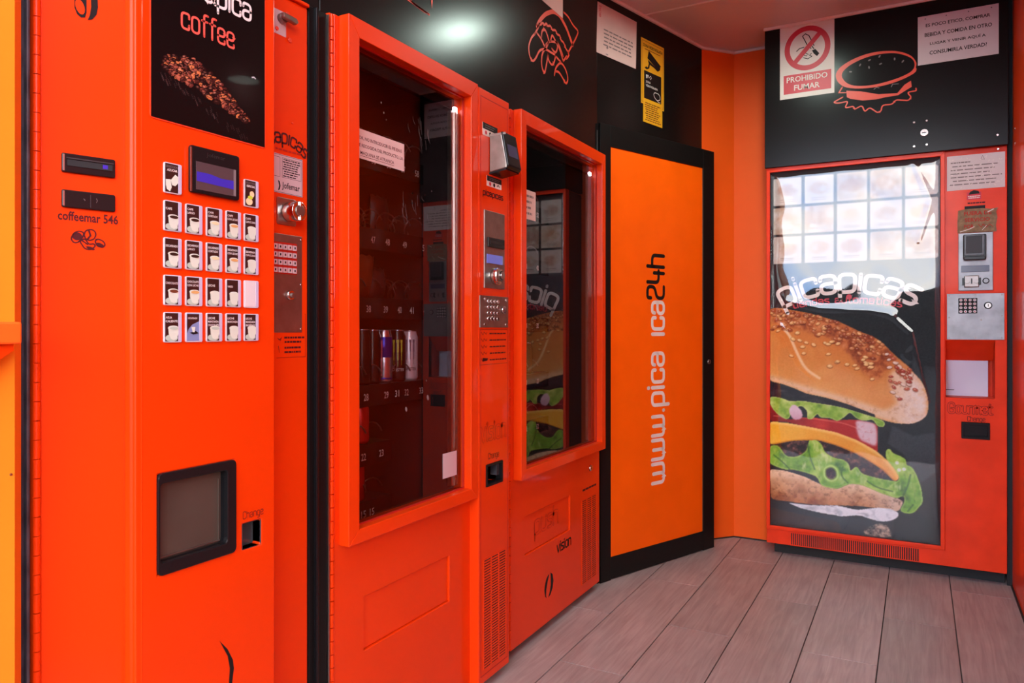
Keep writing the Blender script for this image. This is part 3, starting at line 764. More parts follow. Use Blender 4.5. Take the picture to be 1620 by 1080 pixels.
# black post between the coffee machine and the tall drinks machine
tp = struct(wbox(-1.60, -1.149, 1.1895, 1.2455, 0, 1.765).build('trim_6', 'black_frame', bevel=.002), 'black filler post between the coffee machine and the hinged glass machine', 'post')
wbox(-1.150, -1.146, 1.2457, 1.2500, 0, 1.765).build('metal_edge', 'steel', tp)
wbox(-1.19, -1.141, 1.205, 1.212, 0, 1.765).build('rubber_lip', 'black_plastic', tp, bevel=.002)
tq = struct(wbox(-1.60, -1.156, .5975, .6215, 0, 1.80).build('trim_7', 'grey_seal', bevel=.002), 'dark scuffed seal strip between the shop front and the coffee machine hinge', 'seal')
wbox(-1.165, -1.146, .5985, .6055, 0, 1.80).build('rubber_lip', 'grey_seal', tq, bevel=.0015)
wbox(-1.160, -1.148, .6135, .6185, 0, 1.80).build('rubber_lip', 'grey_seal', tq, bevel=.0015)

# door standing a little ajar in the corner
dr = thing('door_1', FD.p(0, 0, 0), 'orange door in a wide black frame with a vertical white web address', 'door')
dr['kind'] = 'structure'
fr_ = ((0, .0645), (.7185, .807), (0, .095), (1.842, 1.932))
MB(FD).box(0, .0645, 0, 1.932, -.045, 0).build('frame_post', 'black_frame', dr, bevel=.002)
MB(FD).box(.7185, .807, 0, 1.932, -.045, 0).build('frame_post', 'black_frame', dr, bevel=.002)
MB(FD).prism([(.0645, .004), (.7185, .004), (.7185, .094), (.0645, .098)], -.045, -.0005).build('bottom_rail', 'black_frame', dr, bevel=.0015)
MB(FD).box(.0645, .7185, 1.840, 1.932, -.045, -.0005).build('top_rail', 'black_frame', dr, bevel=.0015)
MB(FD).box(.0645, .7145, .09, 1.845, -.04, -.004).build('door_panel', 'orange_door', dr)
MB(FD).box(.7148, .7185, .095, 1.842, -.04, -.0025).build('metal_edge', 'steel', dr)
lk = MB(FD).cyl(.7604, .9076, .011, 0, .006, 20).build('lock', 'steel', dr)
MB(FD).box(.7594, .7614, .902, .913, .006, .0066).build('key_slot', 'black_ink', lk)
def up(u0, v0):
    return lambda a, b_: (u0-b_, v0+a)
for txt, v0, v1, m_ in (('www.pica', .372, .957, 'white_ink'), ('Ica', 1.040, 1.187, 'white_ink'), ('24h', 1.206, 1.398, 'black_ink')):
    stroke_text(MB(FD), txt, 0, 0, v1-v0, .082, -.0034, .20, .24, up(.4225, v0)).build('lettering', m_, dr)

# ================================================================== coffee machine
cm = thing('coffee_machine', (-1.40, .91, 0), 'orange coffee machine with a black coffee bean poster and rows of cup picture buttons', 'vending machine')
wbox(-1.75, -1.161, .625, 1.186, .02, 1.757).build('cabinet', 'dark_cabinet', cm)
wbox(-1.70, -1.20, .64, 1.17, 0, .02).build('plinth', 'black_matte', cm)
sh = vprism(MB(), [(-1.161, .634), (-1.150, .634), (-1.1165, .7435), (-1.1155, .746), (-1.1155, 1.036), (-1.148, 1.058), (-1.161, 1.058)], .04, 1.775)
sh.build('door_shell', 'orange_paint', cm, bevel=.0015, seg=2)
HAT = (.786, .940, .666, .8305); CUP = (.9595, 1.003, .662, .7095)
front = MB(FB).holes(.7455, 1.0375, .04, 1.775, -.0255, 0, [HAT, CUP]).build('door_front', 'orange_paint', cm, bevel=.0035, seg=3)
vprism(MB(), [(-1.1155, .7445), (-1.108, .7400), (-1.0985, .7425), (-1.0925, .7485), (-1.0895, .7570), (-1.0905, .760), (-1.1155, .760)], .04, 1.775).build('rounded_edge', 'orange_paint', cm, smooth=False, bevel=.002)
MB(FL0).box(1.06, 1.1865, .04, 1.755, -.012, 0).build('side_column', 'orange_paint', cm, bevel=.0025)
wbox(-1.17, -1.143, 1.085, 1.186, 1.7555, 1.763).build('top_trim', 'orange_paint', cm, bevel=.002)
kn = MB().cyl(0, 0, .0052, 0, .0274, 18)
kn.sm.clear()
kn = kn.mesh('hinge_knuckle', 'orange_paint')
hinge = wbox(-1.158, -1.1495, .6225, .6335, .04, 1.76).build('hinge_leaf', 'orange_paint', cm)
for k in range(60):
    put('hinge_knuckle', kn, (-1.1475, .6270, .05+k*.0285), hinge)

# poster
PB = (.7725, 1.0105, 1.413, 1.77)
MB(FB).prism(rrect(.7705, 1.0125, 1.411, 1.772, .008), 0, .0012).build('poster_edge', 'orange_line', cm)
cv = Canvas(*PB, 190, 285, (14, 10, 11))
cv.put(np.exp(-cv.ell(.957, 1.512, .035, .03)), (44, 38, 36), .6)
rb = random.Random(11)
# heap of beans
pts = []
for k in range(330):
    u = .797+rb.random()*.172
    t_ = (u-.80)/.17
    top = 1.519+.012*math.sin(t_*3.6)-.058*max(0, t_-.38)/.62; bot = 1.496-.046*t_
    if bot >= top: continue
    v = bot+(top-bot)*rb.random()
    pts.append((v, u))
pts.sort(reverse=True)
for v, u in pts:
    a = .0052+rb.random()*.0024; b2 = a*(.5+rb.random()*.2); rt = -.5+rb.random()*1.3
    e_ = cv.ell(u, v, a, b2, rt); lit = rb.random()
    base = rb.choice([(140, 70, 54), (96, 42, 36), (160, 84, 62), (70, 30, 26), (196, 112, 66), (44, 20, 18), (36, 16, 16)])
    cv.put((e_ < 1.25), (22, 10, 10))
    cv.put((e_ < .85), base)
    cv.put(np.clip(1-cv.ell(u-a*.2, v+b2*.3, a*.6, b2*.45, rt), 0, 1), (236, 168, 140), .15+.65*lit*lit)
    if rb.random() < .4: cv.put(cv.line([(u-a*.7*math.cos(rt), v-a*.7*math.sin(rt)), (u+a*.7*math.cos(rt), v+a*.7*math.sin(rt))], .0012), (40, 18, 16))
for k in range(46):
    u = .788+rb.random()*.18; t_ = (u-.788)/.18
    v = 1.496-.068*t_-rb.random()*.012; l_ = .004+rb.random()*.006
    cv.put(cv.line([(u, v), (u+l_*.5, v-l_)], .0008), (120, 92, 88), .5)
cv.put(cv.line([(.980, 1.537), (.984, 1.5385), (.988, 1.537)], .0022), (210, 210, 214))
poster = cv.build('poster', FB, .0016, cm, 'printed_gloss', label='black poster with a heap of roasted coffee beans')
lt = MB(FB)
stroke_text(lt, 'coffee', .829, 1.5765, .1085, .0262, .0022, .155, .24)
lt.build('lettering', 'coral_ink', poster)
stroke_text(MB(FB), '&pica', .8745, 1.6400, .1015, .0285, .0022, .175, .20).build('lettering', 'white_ink', poster)

# display
ds = MB(FB).prism(rrect(.8423, .946, 1.3012, 1.382, .006), 0, .008).build('display', 'black_plastic', cm, bevel=.0025)
scn = MB(FB).box(.8525, .9365, 1.3075, 1.3555, .008, .0086).build('screen', 'screen_brown', ds)
MB(FB).flat([(.8535, 1.322), (.932, 1.3195), (.932, 1.335), (.905, 1.334), (.88, 1.338), (.8535, 1.338)], .0089).build('lit_line', 'screen_bar', scn)
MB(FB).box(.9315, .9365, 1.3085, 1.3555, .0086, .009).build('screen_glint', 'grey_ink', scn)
MB(FB).box(.8425, .8445, 1.303, 1.378, .006, .0085).build('metal_edge', 'steel', ds)
text_mb(FB, 'Jofemar', .874, .913, 1.3655, 1.3745, .0083).build('lettering', 'dark_cabinet', ds)

# buttons with cup pictures
cols = [.7954, .8365, .8782, .9198, .9609]
BW, BH = .0325, .0502
rows = [1.0465, 1.1080, 1.1695, 1.2310]
names = {
 3: ['CAFE', 'CAFE\nLARGO', 'CAFE\nCORTADO', 'CAFE\nCON LECHE', 'CAFE\nCAPUCCINO'],
 2: ['DESCAFEINADO', 'DESCAFEINADO\nLARGO', 'DESCAFEINADO\nCORTADO', 'DESCAFEINADO\nCON LECHE', 'DESCAFEINADO\nCAPUCCINO'],
 1: ['CHOCOLATE', 'CHOCOLATE\nCON LECHE', 'LECHE', 'VASO', None],
 0: ['AGUA\nCALIENTE', 'DESCAFEINADO', 'LECHE\nMANCHADA\nCHOCOLATE', 'LECHE\nMANCHADA', 'LECHE\nMANCHADA\nDESCAFEINADO']}
fills = {3: ['coffee_dark', 'coffee_dark', 'coffee_cream', 'coffee_milk', None], 2: ['coffee_dark', 'coffee_dark', 'coffee_cream', 'coffee_milk', None],
         1: ['coffee_choc', 'coffee_milk', None, None, None], 0: ['cup_shade', None, 'cup_shade', None, None]}
btn = MB(FB).prism(rrect(0, BW, 0, BH, .003), 0, .0035).mesh('drink_button', 'white_plastic', FB.p(0, 0, 0))
strip = MB(FB).box(BW*.78, BW-.001, .0015, BH-.0015, .0035, .0048).mesh('button_lens', 'lilac_plastic', FB.p(0, 0, 0))
def button(u, v, txt, fill, kind='cup'):
    b_ = put('drink_button', btn, FB.p(u, v, 0), cm)
    put('button_lens', strip, FB.p(u, v, 0), b_)
    c0, c1, z0, z1 = u+.0012, u+BW*.78, v+.0018, v+BH-.0016
    if kind == 'blank':
        MB(FB).box(c0, c1, z0, z1, .0035, .0042).build('label_card', 'paper', b_); return
    card = MB(FB).box(c0, c1, z0, z1, .0035, .0042).build('label_card', 'blue_card' if kind == 'blue' else 'brown_card', b_)
    d = .0045
    if kind == 'cup':
        lin_ = txt.split('\n'); n = len(lin_)
        for k, s_ in enumerate(lin_):
            wd = min((c1-c0)*.92, len(s_)*.0029); h_ = .0037
            tv = z1-.0055-k*.0062-(.0045 if n == 1 else 0)
            text_mb(FB, s_, c0+.0006, c0+.0006+wd, tv-h_, tv, d, .012).build('lettering', 'white_ink', b_)
        uc, vc = c0+(c1-c0)*.64, z0+.0125
        r = (c1-c0)*.50; e = c1
        cl = lambda p: [(min(max(a, c0), e), max(q, z0)) for a, q in p]
        s_ = MB(FB).flat(cl([(uc-.004+r*.98*math.cos(a), z0+.0055+r*.50*math.sin(a)) for a in np.linspace(0, 6.283, 18)[:-1]]), d)
        s_.build('saucer', 'cup_shade', b_)
        bod = [(uc-r*.86, vc+.0095), (uc-r*.80, vc), (uc-r*.45, vc-.0085), (uc, vc-.0105), (uc+r*.45, vc-.0085), (uc+r*.72, vc), (uc+r*.72, vc+.0095)]
        rim = [(uc-.001+r*.86*math.cos(a), vc+.0095+r*.34*math.sin(a)) for a in np.linspace(0, 6.283, 20)[:-1]]
        cp = MB(FB).flat(cl(bod), d+.0002).flat(cl(rim), d+.0004).build('cup', 'cup_white', b_)
        if fill: MB(FB).flat(cl([(uc+r*.68*math.cos(a), vc+.0092+r*.22*math.sin(a)) for a in np.linspace(0, 6.283, 20)[:-1]]), d+.0007).build('drink', fill, b_)
    elif kind == 'sugar':
        text_mb(FB, txt.split('\n')[0], c0+.001, c1-.001, z1-.0065, z1-.0030, d, .01).build('lettering', 'grey_ink', b_)
        text_mb(FB, txt.split('\n')[1], c0+.003, c1-.002, z1-.0125, z1-.0085, d, .02).build('lettering', 'white_ink', b_)
        mb = MB(FB); w_ = c1-c0
        if txt.endswith('AZUCAR'):
            mb.flat([(c0+.0005, z0+.02), (c0+w_*.4, z0+.021), (c0+w_*.48, z0+.008), (c0+w_*.35, z0+.001), (c0+w_*.1, z0+.004), (c0+.0005, z0+.011)], d)
            mb.flat([(c0+w_*.40, z0+.020), (c0+w_*.75, z0+.030), (c1-.0003, z0+.027), (c1-.0003, z0+.017), (c0+w_*.75, z0+.011), (c0+w_*.5, z0+.012)], d+.0002)
            mb.build('sugar_cubes', 'cup_white', b_)
        else:
            mb.disc(c0+w_*.62, z0+.022, .0055, d, 14, .006).disc(c0+w_*.35, z0+.008, .008, d+.0002, 14, .007).build('sweets', 'coffee_cream', b_)
            MB(FB).disc(c0+w_*.45, z0+.0155, .006, d+.0004, 12, .0035).build('sweet', 'claw_green', b_)
    else:
        text_mb(FB, txt, c0+.002, c1-.004, z1-.0095, z1-.0065, d, .01).build('lettering', 'white_ink', b_)
        MB(FB).flat([(c0, z1-.001), (c1, z1-.001), (c1, z1-.013), (c0+.010, z1-.019), (c0+.003, z1-.027), (c0, z1-.034)], d-.0002).build('card_field', 'brown_card', b_)
        MB(FB).prism([(c0+.005, z0+.014), (c0+.012, z0+.011), (c1-.001, z0+.013), (c0+.017, z0+.017)], d, d+.0003).build('saucer', 'black_ink', b_)
        MB(FB).flat([(c0+.008, z0+.024), (c0+.016, z0+.024), (c0+.0145, z0+.015), (c0+.0105, z0+.015)], d+.0006).build('cup', 'cup_white', b_)
for r_ in range(4):
    for c in range(5):
        tx = names[r_][c]
        button(cols[c], rows[r_], tx, fills[r_][c], 'blank' if tx is None else ('blue' if (r_, c) == (0, 1) else 'cup'))
button(cols[0], 1.2935, 'SELECCION\nAZUCAR', None, 'sugar')
button(cols[4], 1.2945, 'SELECCION\nESPECIAL', None, 'sugar')

# cup hatch
ho = rrect(.7838, .9422, .664, .8325, .011, 6); hi_ = rrect(.7875, .922, .6855, .8155, .008, 6)
fr_ = MB(FB).ring(ho, hi_, -.016, .0045).build('cup_hatch', 'black_plastic', cm, bevel=.002)
MB(FB).box(.7865, .9395, .667, .830, -.024, -.0145).build('hatch_pane', 'smoke_pane', fr_)
MB(FB).box(.790, .918, .6885, .6905, -.0145, -.0105).build('pane_lip', 'steel_dull', fr_, bevel=.0008)
MB(FB).box(.915, .917, .69, .80, -.0145, -.0115).build('pane_lip', 'smoke_pane', fr_, bevel=.0008)
# change cup
MB(FB).liner(*CUP, -.0254, -.0005).build('change_cup', 'mirror_cup', cm)
stroke_text(MB(FB), 'Change', .9598, .7185, .0475, .0095, .0005, .13, .26).build('lettering', 'dark_ink', cm)
MB(FB).flat(SW+[], .0006).flat([(.935, .428), (.928, .431), (.915, .405), (.90, .39), (.918, .398)], .0006).build('leaf_emblem', 'black_ink', cm)

# slanted side: card slots, name, bean drawing, emblem
for z0, z1, k in ((1.3075, 1.3365, 0), (1.2540, 1.2808, 1)):
    s_ = MB(FS).prism(rrect(.026, .1005, z0, z1, .003), 0, .005).build('slot_plate', 'black_plastic', cm, bevel=.0015)
    MB(FS).box(.0275, .0295, z0+.002, z1-.002, .004, .0056).build('metal_edge', 'steel', s_)
    if k == 0:
        MB(FS).box(.033, .096, z0+.010, z0+.0195, .005, .0062).build('slot_mouth', 'black_matte', s_)
        MB(FS).box(.032, .097, z0+.0205, z0+.0225, .005, .0075).build('slot_lip', 'dark_cabinet', s_)
        MB(FS).box(.082, .089, z0+.012, z0+.018, .0062, .0066).build('slot_light', 'screen_bar', s_)
    else:
        MB(FS).box(.0648, .0654, z0+.003, z1-.004, .005, .0054).build('slot_seam', 'grey_seal', s_)
        MB(FS).stroke([(.055, z0+.0155), (.0575, z0+.0135), (.0565, z0+.0125)], .0006, .0054).stroke([(.073, z0+.018), (.0745, z0+.0145), (.073, z0+.011)], .0006, .0054).build('mark', 'grey_ink', s_)
text_mb(FS, 'coffeemar 546', .0215, .1055, 1.2345, 1.2492, .0006, .022).build('lettering', 'dark_ink', cm)
bd = MB(FS)
for k, p in enumerate(BEAN):
    bd.stroke(rnd(p, .003, True), .0020, .0006, True, False)
bd.disc(.0475, 1.2115, .0072, .0006, 14, .0062).disc(.066, 1.1945, .0065, .0006, 12, .0022, -.3).stroke([(.064, 1.221), (.066, 1.214), (.062, 1.208)], .0028, .0006).disc(.0795, 1.2005, .006, .0006, 12, .003, -.4).stroke([(.055, 1.205), (.062, 1.2)], .002, .0006)
bd.build('bean_drawing', 'dark_ink', cm)
em = MB(FS)
for c_, r_, t_ in (((.0505, 1.5745), .0125, 0), ((.0605, 1.577), .0130, 0)):
    pass
em.flat([(.044, 1.600), (.044, 1.562), (.0475, 1.553), (.053, 1.5495), (.0585, 1.551), (.0605, 1.559), (.0605, 1.60)], .0006)
em.flat([(.066, 1.60), (.067, 1.570), (.065, 1.556), (.062, 1.548), (.0685, 1.551), (.0745, 1.560), (.0765, 1.572), (.0755, 1.60)], .0006)
em.build('leaf_emblem', 'black_ink', cm)
MB(FS).disc(.0515, 1.5655, .0062, .0009, 16, .0115, .25).build('leaf_eye', 'orange_paint', cm)

# side column fittings
MB(FL0).box(1.085, 1.124, 1.672, 1.722, 0, .0008).build('sticker', 'plate_pink', cm)
ky = MB(FL0).cyl(1.110, 1.706, .010, 0, .012, 18).build('key_lever', 'steel_dull', cm)
MB(FL0).prism([(1.098, 1.701), (1.134, 1.698), (1.140, 1.704), (1.134, 1.711), (1.098, 1.712)], .012, .022).build('lever_arm', 'steel_dull', ky, bevel=.002)
for u, v, r in ((1.134, 1.6697, .0055), (1.0985, 1.682, .0045), (1.128, 1.722, .005), (1.1416, 1.4988, .002)): MB(FL0).cyl(u, v, r, 0, .003, 14, r*.8).build('rivet', 'orange_line', cm)
arc = lambda u0, v0, r, s0: (lambda a, b_: (u0+(r+b_)*math.sin((a-s0)/r), v0-r+(r+b_)*math.cos((a-s0)/r)))
stroke_text(MB(FL0), 'picapIcas', 0, 0, .122, .020, .0008, .20, .18, arc(1.120, 1.452, .085, .062)).build('lettering', 'dark_ink', cm)
bars(MB(FL0), 1.095, 1.170, 1.434, 1.441, 1, .0007, .5, .05).build('small_print', 'red_ink', cm)
pl = MB(FL0).box(1.083, 1.1706, 1.3478, 1.4275, 0, .0010).build('rating_plate', 'plate_pink', cm)
q = MB(FL0)
for a, b_, c, e in ((1.083, 1.1706, 1.3478, 1.4275), (1.1115, 1.1675, 1.3795, 1.4225), (1.083, 1.1085, 1.3795, 1.4225)):
    q.stroke([(a+.0015, c+.0015), (b_-.0015, c+.0015), (b_-.0015, e-.0015), (a+.0015, e-.0015)], .0007, .0012, True)
bars(q, 1.1145, 1.1655, 1.382, 1.4205, 8, .0012, .5, .25)
q.build('small_print', 'black_ink', pl)
text_mb(FL0, 'Jofemar', 1.1125, 1.1625, 1.3545, 1.3715, .0012, .015).build('lettering', 'black_ink', pl)
MB(FL0).flat([(1.1015, 1.3735), (1.1065, 1.371), (1.1085, 1.3625), (1.1065, 1.3545), (1.1015, 1.352), (1.1045, 1.362)], .0012).build('leaf_emblem', 'black_ink', pl)
lkp = MB(FL0).prism(rrect(1.098, 1.150, 1.283, 1.339, .004), 0, .003).build('lock_plate', 'steel', cm, bevel=.001)
lk = MB(FL0).cyl(1.130, 1.311, .0205, .003, .034, 32).build('lock_body', 'chrome', lkp, bevel=.002)
MB(FL0).cyl(1.130, 1.311, .0125, .034, .0365, 24).build('lock_core', 'steel_dull', lkp, bevel=.001)
MB(FL0).box(1.1285, 1.1315, 1.292, 1.302, .034, .0375).box(1.1285, 1.1315, 1.320, 1.330, .034, .0375).build('lock_rib', 'chrome', lkp)
kp = MB(FL0).box(1.075, 1.1688, 1.0612, 1.2640, 0, .0018).build('keypad_plate', 'steel_dull', cm, bevel=.0006)
kb = MB(FL0).box(1.085, 1.1535, 1.182, 1.247, .0018, .0024).build('keypad_base', 'red_ink', kp)
kk = MB(FL0); kd = MB(FL0)
for r_ in range(4):
    for c in range(5):
        u0 = 1.0865+c*.0134; v0 = 1.1845+r_*.0158
        kk.box(u0, u0+.0095, v0, v0+.0105, .0024, .0055)
        kd.box(u0+.003, u0+.0062, v0+.003, v0+.0076, .0055, .0058)
k1 = kk.build('keypad_keys', 'plate_pink', kb, kind='stuff'); kd.build('key_numerals', 'black_ink', kb, kind='stuff')
for v in (1.257, 1.162, 1.068): MB(FL0).cyl(1.1655, v, .003, .0018, .0032, 12, .002).build('screw', 'chrome', kp)
kl = MB(FL0).cyl(1.1327, 1.1385, .0105, .0018, .008, 24, .0095).build('key_switch', 'chrome', kp)
MB(FL0).cyl(1.135, 1.1385, .0055, .008, .012, 16).build('key_core', 'steel_dull', kp)
q = MB(FL0).stroke([(1.098, 1.0093), (1.1799, 1.0092), (1.1799, 1.10), (1.1775, 1.10)], .0008, .0006, False, False)
bars(q, 1.119, 1.178, 1.037, 1.055, 2, .0006, .45, .2); bars(q, 1.119, 1.172, 1.016, 1.034, 2, .0006, .45, .2)
q.stroke([(1.101, 1.05), (1.106, 1.046), (1.112, 1.051), (1.108, 1.044)], .0012, .0006).stroke([(1.103, 1.034), (1.106, 1.02)], .0012, .0006)
q.build('small_print', 'dark_ink', cm)

# ledge on the shop front at the far left
lg = tag(MB(FW).box(.30, .561, 1.0485, 1.0785, 0, .040).build('wall_ledge', 'orange_wall', bevel=.003), 'short orange ledge jutting from the shop front at the left edge', 'ledge')
MB(FW).prism([(.555, 1.0485), (.555, 1.040), (.30, .865), (.30, .905), (.505, 1.0485)], 0, .030).build('ledge_brace', 'orange_paint', lg)
MB(FW).cyl(.567, .868, .0018, 0, .0012, 10).build('screw', 'steel', lg)

# ================================================================== the two glass-fronted machines
coil_pts = []
for k in range(6*14+1):
    a = 2*math.pi*k/14
    coil_pts.append((-.36*k/84, .026*math.cos(a), .026*math.sin(a)))
coil_mesh = MB().tube(coil_pts, .0021, 5).mesh('coil', 'coil_metal')

def glass_machine(root, ya, yb, f0, f1, g0, g1, push, vent_cols, shelf_z, gm='orange_gloss'):
    """front door panel ya..yb, projecting window frame f0..f1, glass g0..g1"""
    c = MB()
    for b_ in ((-1.93, -1.90, ya, yb, .03, 1.775), (-1.90, -1.182, ya, ya+.02, .03, 1.775), (-1.90, -1.182, yb-.02, yb, .03, 1.775), (-1.90, -1.182, ya+.02, yb-.02, 1.755, 1.775), (-1.90, -1.182, ya+.02, yb-.02, .03, .05)):
        x0, x1, y0, y1, z0, z1 = b_
        vprism(c, [(x0, y0), (x1, y0), (x1, y1), (x0, y1)], z0, z1)
    c.build('cabinet', 'dark_cabinet', root)
    wbox(-1.88, -1.19, ya+.03, yb-.02, 0, .03).build('plinth', 'black_matte', root)
    P0, P1, P2, P3 = push
    MB(FL0).holes(ya, yb, .030, 1.776, -.032, 0, [(g0, g1, .608, 1.735), (P0, P1, P2, P3)]).build('door_panel', gm, root, bevel=.0012, seg=1)
    fl = MB(FL0).box(P0+.0012, P1-.0012, P2+.0012, P3-.0012, -.03, -.006).build('push_flap', gm, root, bevel=.002)
    z0, z1 = .5785, 1.777
    w_ = .036
    a0, a1, b0, b1 = f0, f1, z0, z1
    i0, i1, j0, j1 = f0+w_, f1-w_, z0+w_-.004, z1-w_-.008
    fr_ = [[(a0, b0), (i0, j0), (i0, j1), (a0, b1)], [(a1, b0), (a1, b1), (i1, j1), (i1, j0)], [(a0, b1), (i0, j1), (i1, j1), (a1, b1)], [(a0, b0), (a1, b0), (i1, j0), (i0, j0)]]
    for p in fr_:
        MB(FL0).prism(p, .0002, .030).build('window_frame_bar', gm, root, bevel=.0014, seg=2)
    MB(FL0).ring([(i0, j0), (i1, j0), (i1, j1), (i0, j1)], [(i0+.004, j0+.004), (i1-.004, j0+.004), (i1-.004, j1-.004), (i0+.004, j1-.004)], .0003, .006).build('window_seal', 'red_ink', root)
    MB(FL0).box(g0, g1, .608, 1.735, -.008, -.004).build('glass', 'pane_glass', root)
    return fl

def hinge_run(root, x, y, n, z0, pitch, m='orange_paint'):
    lf = wbox(x-.012, x-.001, y-.006, y+.006, z0-.01, z0+n*pitch).build('hinge_leaf', m, root)
    for k in range(n): put('hinge_knuckle', kn, (x, y, z0+k*pitch), lf)

def shelf(root, z, y0, y1, labels, coils, xf=-1.30):
    """tray with a dark front rail, white numbers and wire coils"""
    s_ = wbox(xf-.40, xf-.004, y0, y1, z+.026, z+.031).build('shelf', 'dark_cabinet', root)
    wbox(xf-.004, xf, y0, y1, z-.026, z+.031).build('shelf_rail', 'black_plastic', s_)
    fr_ = Frame((xf, 0), (0, 1))
    for y, n in labels:
        text_mb(fr_, n, y-.0095, y+.0095, z-.0095, z+.0095, .0008, .012).build('shelf_number', 'white_ink', s_)
    for y in coils:
        put('coil', coil_mesh, (xf-.004, y, z+.060), s_)

V1L = 'tall orange glass front machine with energy drink cans, next to the coffee machine'
v1 = thing('snack_vending_machine', (-1.55, 1.65, 0), V1L, 'vending machine', 'glass front vending machines')
fl = glass_machine(v1, 1.2695, 1.8445, 1.2845, 1.8405, 1.318, 1.806, (1.3719, 1.7361, .307, .435), None, None)
wbox(-1.93, -1.182, 1.8445, 2.030, .03, 1.772).build('control_cabinet', 'dark_cabinet', v1)
wbox(-1.88, -1.19, 1.85, 2.02, 0, .03).build('plinth', 'black_matte', v1)
hinge_run(v1, -1.150, 1.2612, 58, .045, .0298)
RET = (1.8863, 1.9851, .600, .6655)
col = MB(FL1).holes(1.8440, 2.0265, .028, 1.772, -.062, 0, [RET]).build('control_column', 'orange_gloss', v1, bevel=.0025, seg=3)
MB(FL1).holes(1.8535, 2.0165, .05, 1.75, -.0005, .0006, [(1.856, 2.014, .0525, 1.7475)]).build('column_groove', 'red_ink', col)
# card reader
FY = Frame((0, 1.905), (1, 0))
rd = MB(FY).prism([(-1.12, 1.533), (-1.062, 1.542), (-1.060, 1.556), (-1.078, 1.642), (-1.084, 1.646), (-1.12, 1.646)], -.078, 0).build('card_reader', 'steel_dull', v1, bevel=.003)
q = MB(FY)
q.prism([(-1.061, 1.538), (-1.0535, 1.549), (-1.0725, 1.650), (-1.082, 1.650), (-1.0795, 1.642), (-1.0625, 1.556)], -.080, .0015).build('reader_front', 'black_plastic', rd, bevel=.003)
MB(FY).prism([(-1.12, 1.528), (-1.062, 1.536), (-1.062, 1.542), (-1.12, 1.533)], -.078, .001).build('reader_base', 'black_plastic', rd)
MB().quad((-1.0655, 1.915, 1.615), (-1.0655, 1.975, 1.615), (-1.0585, 1.975, 1.578), (-1.0585, 1.915, 1.578)).build('reader_screen', 'lcd_dark', rd)
MB(FY).box(-1.118, -1.064, 1.641, 1.647, .0, .001).build('metal_edge', 'steel', rd)
# stickers round the reader
for a, b_, c, e, k in ((1.866, 1.952, 1.638, 1.675, 0), (1.890, 1.977, 1.492, 1.5225, 1)):
    s_ = MB(FL1).box(a, b_, c, e, 0, .0008).build('sticker', 'sign_white', col)
    m_ = c+(e-c)*.5
    MB(FL1).box(a, b_, m_, e, .0008, .0011).build('sticker_band', 'black_ink', s_)
    bars(MB(FL1), a+.012, b_-.01, m_+.003, e-.003, 2, .0013, .3).build('small_print', 'grey_ink', s_)
    MB(FL1).disc(a+.018, (c+m_)/2, .006, .0012, 12).build('red_mark', 'sign_red', s_)
    MB(FL1).disc(a+.042, (c+m_)/2, .006, .0012, 12).stroke([(a+.06, c+.006), (a+.066, m_-.004), (a+.074, c+.006)], .003, .0012).build('dark_mark', 'black_ink', s_)
stroke_text(MB(FL1), 'picapIcas', 0, 0, .118, .012, .0007, .30, .2, lambda a, b_: (1.868+a, 1.462+b_)).build('lettering', 'dark_ink', col)
# coin plate
pl = MB(FL1).box(1.8717, 1.993, 1.1888, 1.4187, 0, .0035).build('coin_plate', 'steel_dull', col, bevel=.001)
s1 = MB(FL1).box(1.8870, 1.9851, 1.3109, 1.3395, .0035, .0080).build('coin_slot', 'black_plastic', pl, bevel=.001)
MB(FL1).box(1.897, 1.978, 1.322, 1.331, .008, .0086).build('slot_mouth', 'black_matte', s1)
s2 = MB(FL1).box(1.8850, 1.9851, 1.2630, 1.2893, .0035, .0055).build('price_display', 'lcd_blue', pl)
MB(FL1).box(1.976, 1.9851, 1.2635, 1.2888, .0055, .006).build('display_edge', 'steel', s2)
lkp = MB(FL1).cyl(1.930, 1.2256, .0255, .0035, .020, 32).build('lock_body', 'chrome', pl, bevel=.002)
MB(FL1).prism(rnd([(1.888, 1.205), (1.934, 1.205), (1.934, 1.247), (1.888, 1.247)], .018, True), .020, .034).build('lock_knob', 'chrome', pl, bevel=.003)
MB(FL1).cyl(1.921, 1.2265, .0115, .034, .039, 24).build('lock_core', 'steel', pl, bevel=.001)
MB(FL1).cyl(1.921, 1.2265, .0135, .0335, .0345, 24).build('lock_ring', 'black_ink', pl)
MB(FL1).box(1.9195, 1.9225, 1.204, 1.212, .034, .0346).build('key_slot', 'black_ink', pl)
# keypad
kp = MB(FL1).box(1.8455, 2.015, 1.0722, 1.166, 0, .0035).build('keypad_plate', 'steel_dull', col, bevel=.001)
kk = MB(FL1)
for r_ in range(4):
    for c in range(4):
        kk.cyl(1.890+c*.0185, 1.098+r_*.0172, .0066, .0035, .0075, 12, .0055)
kk.build('keypad_keys', 'chrome', kp, kind='stuff')
for u, v in ((1.872, 1.156), (1.872, 1.081), (1.999, 1.156), (1.999, 1.081)): MB(FL1).cyl(u, v, .005, .0035, .0055, 12, .004).build('screw', 'chrome', kp)
MB(FL1).cyl(1.981, 1.126, .011, .0035, .010, 20).build('key_switch', 'chrome', kp)
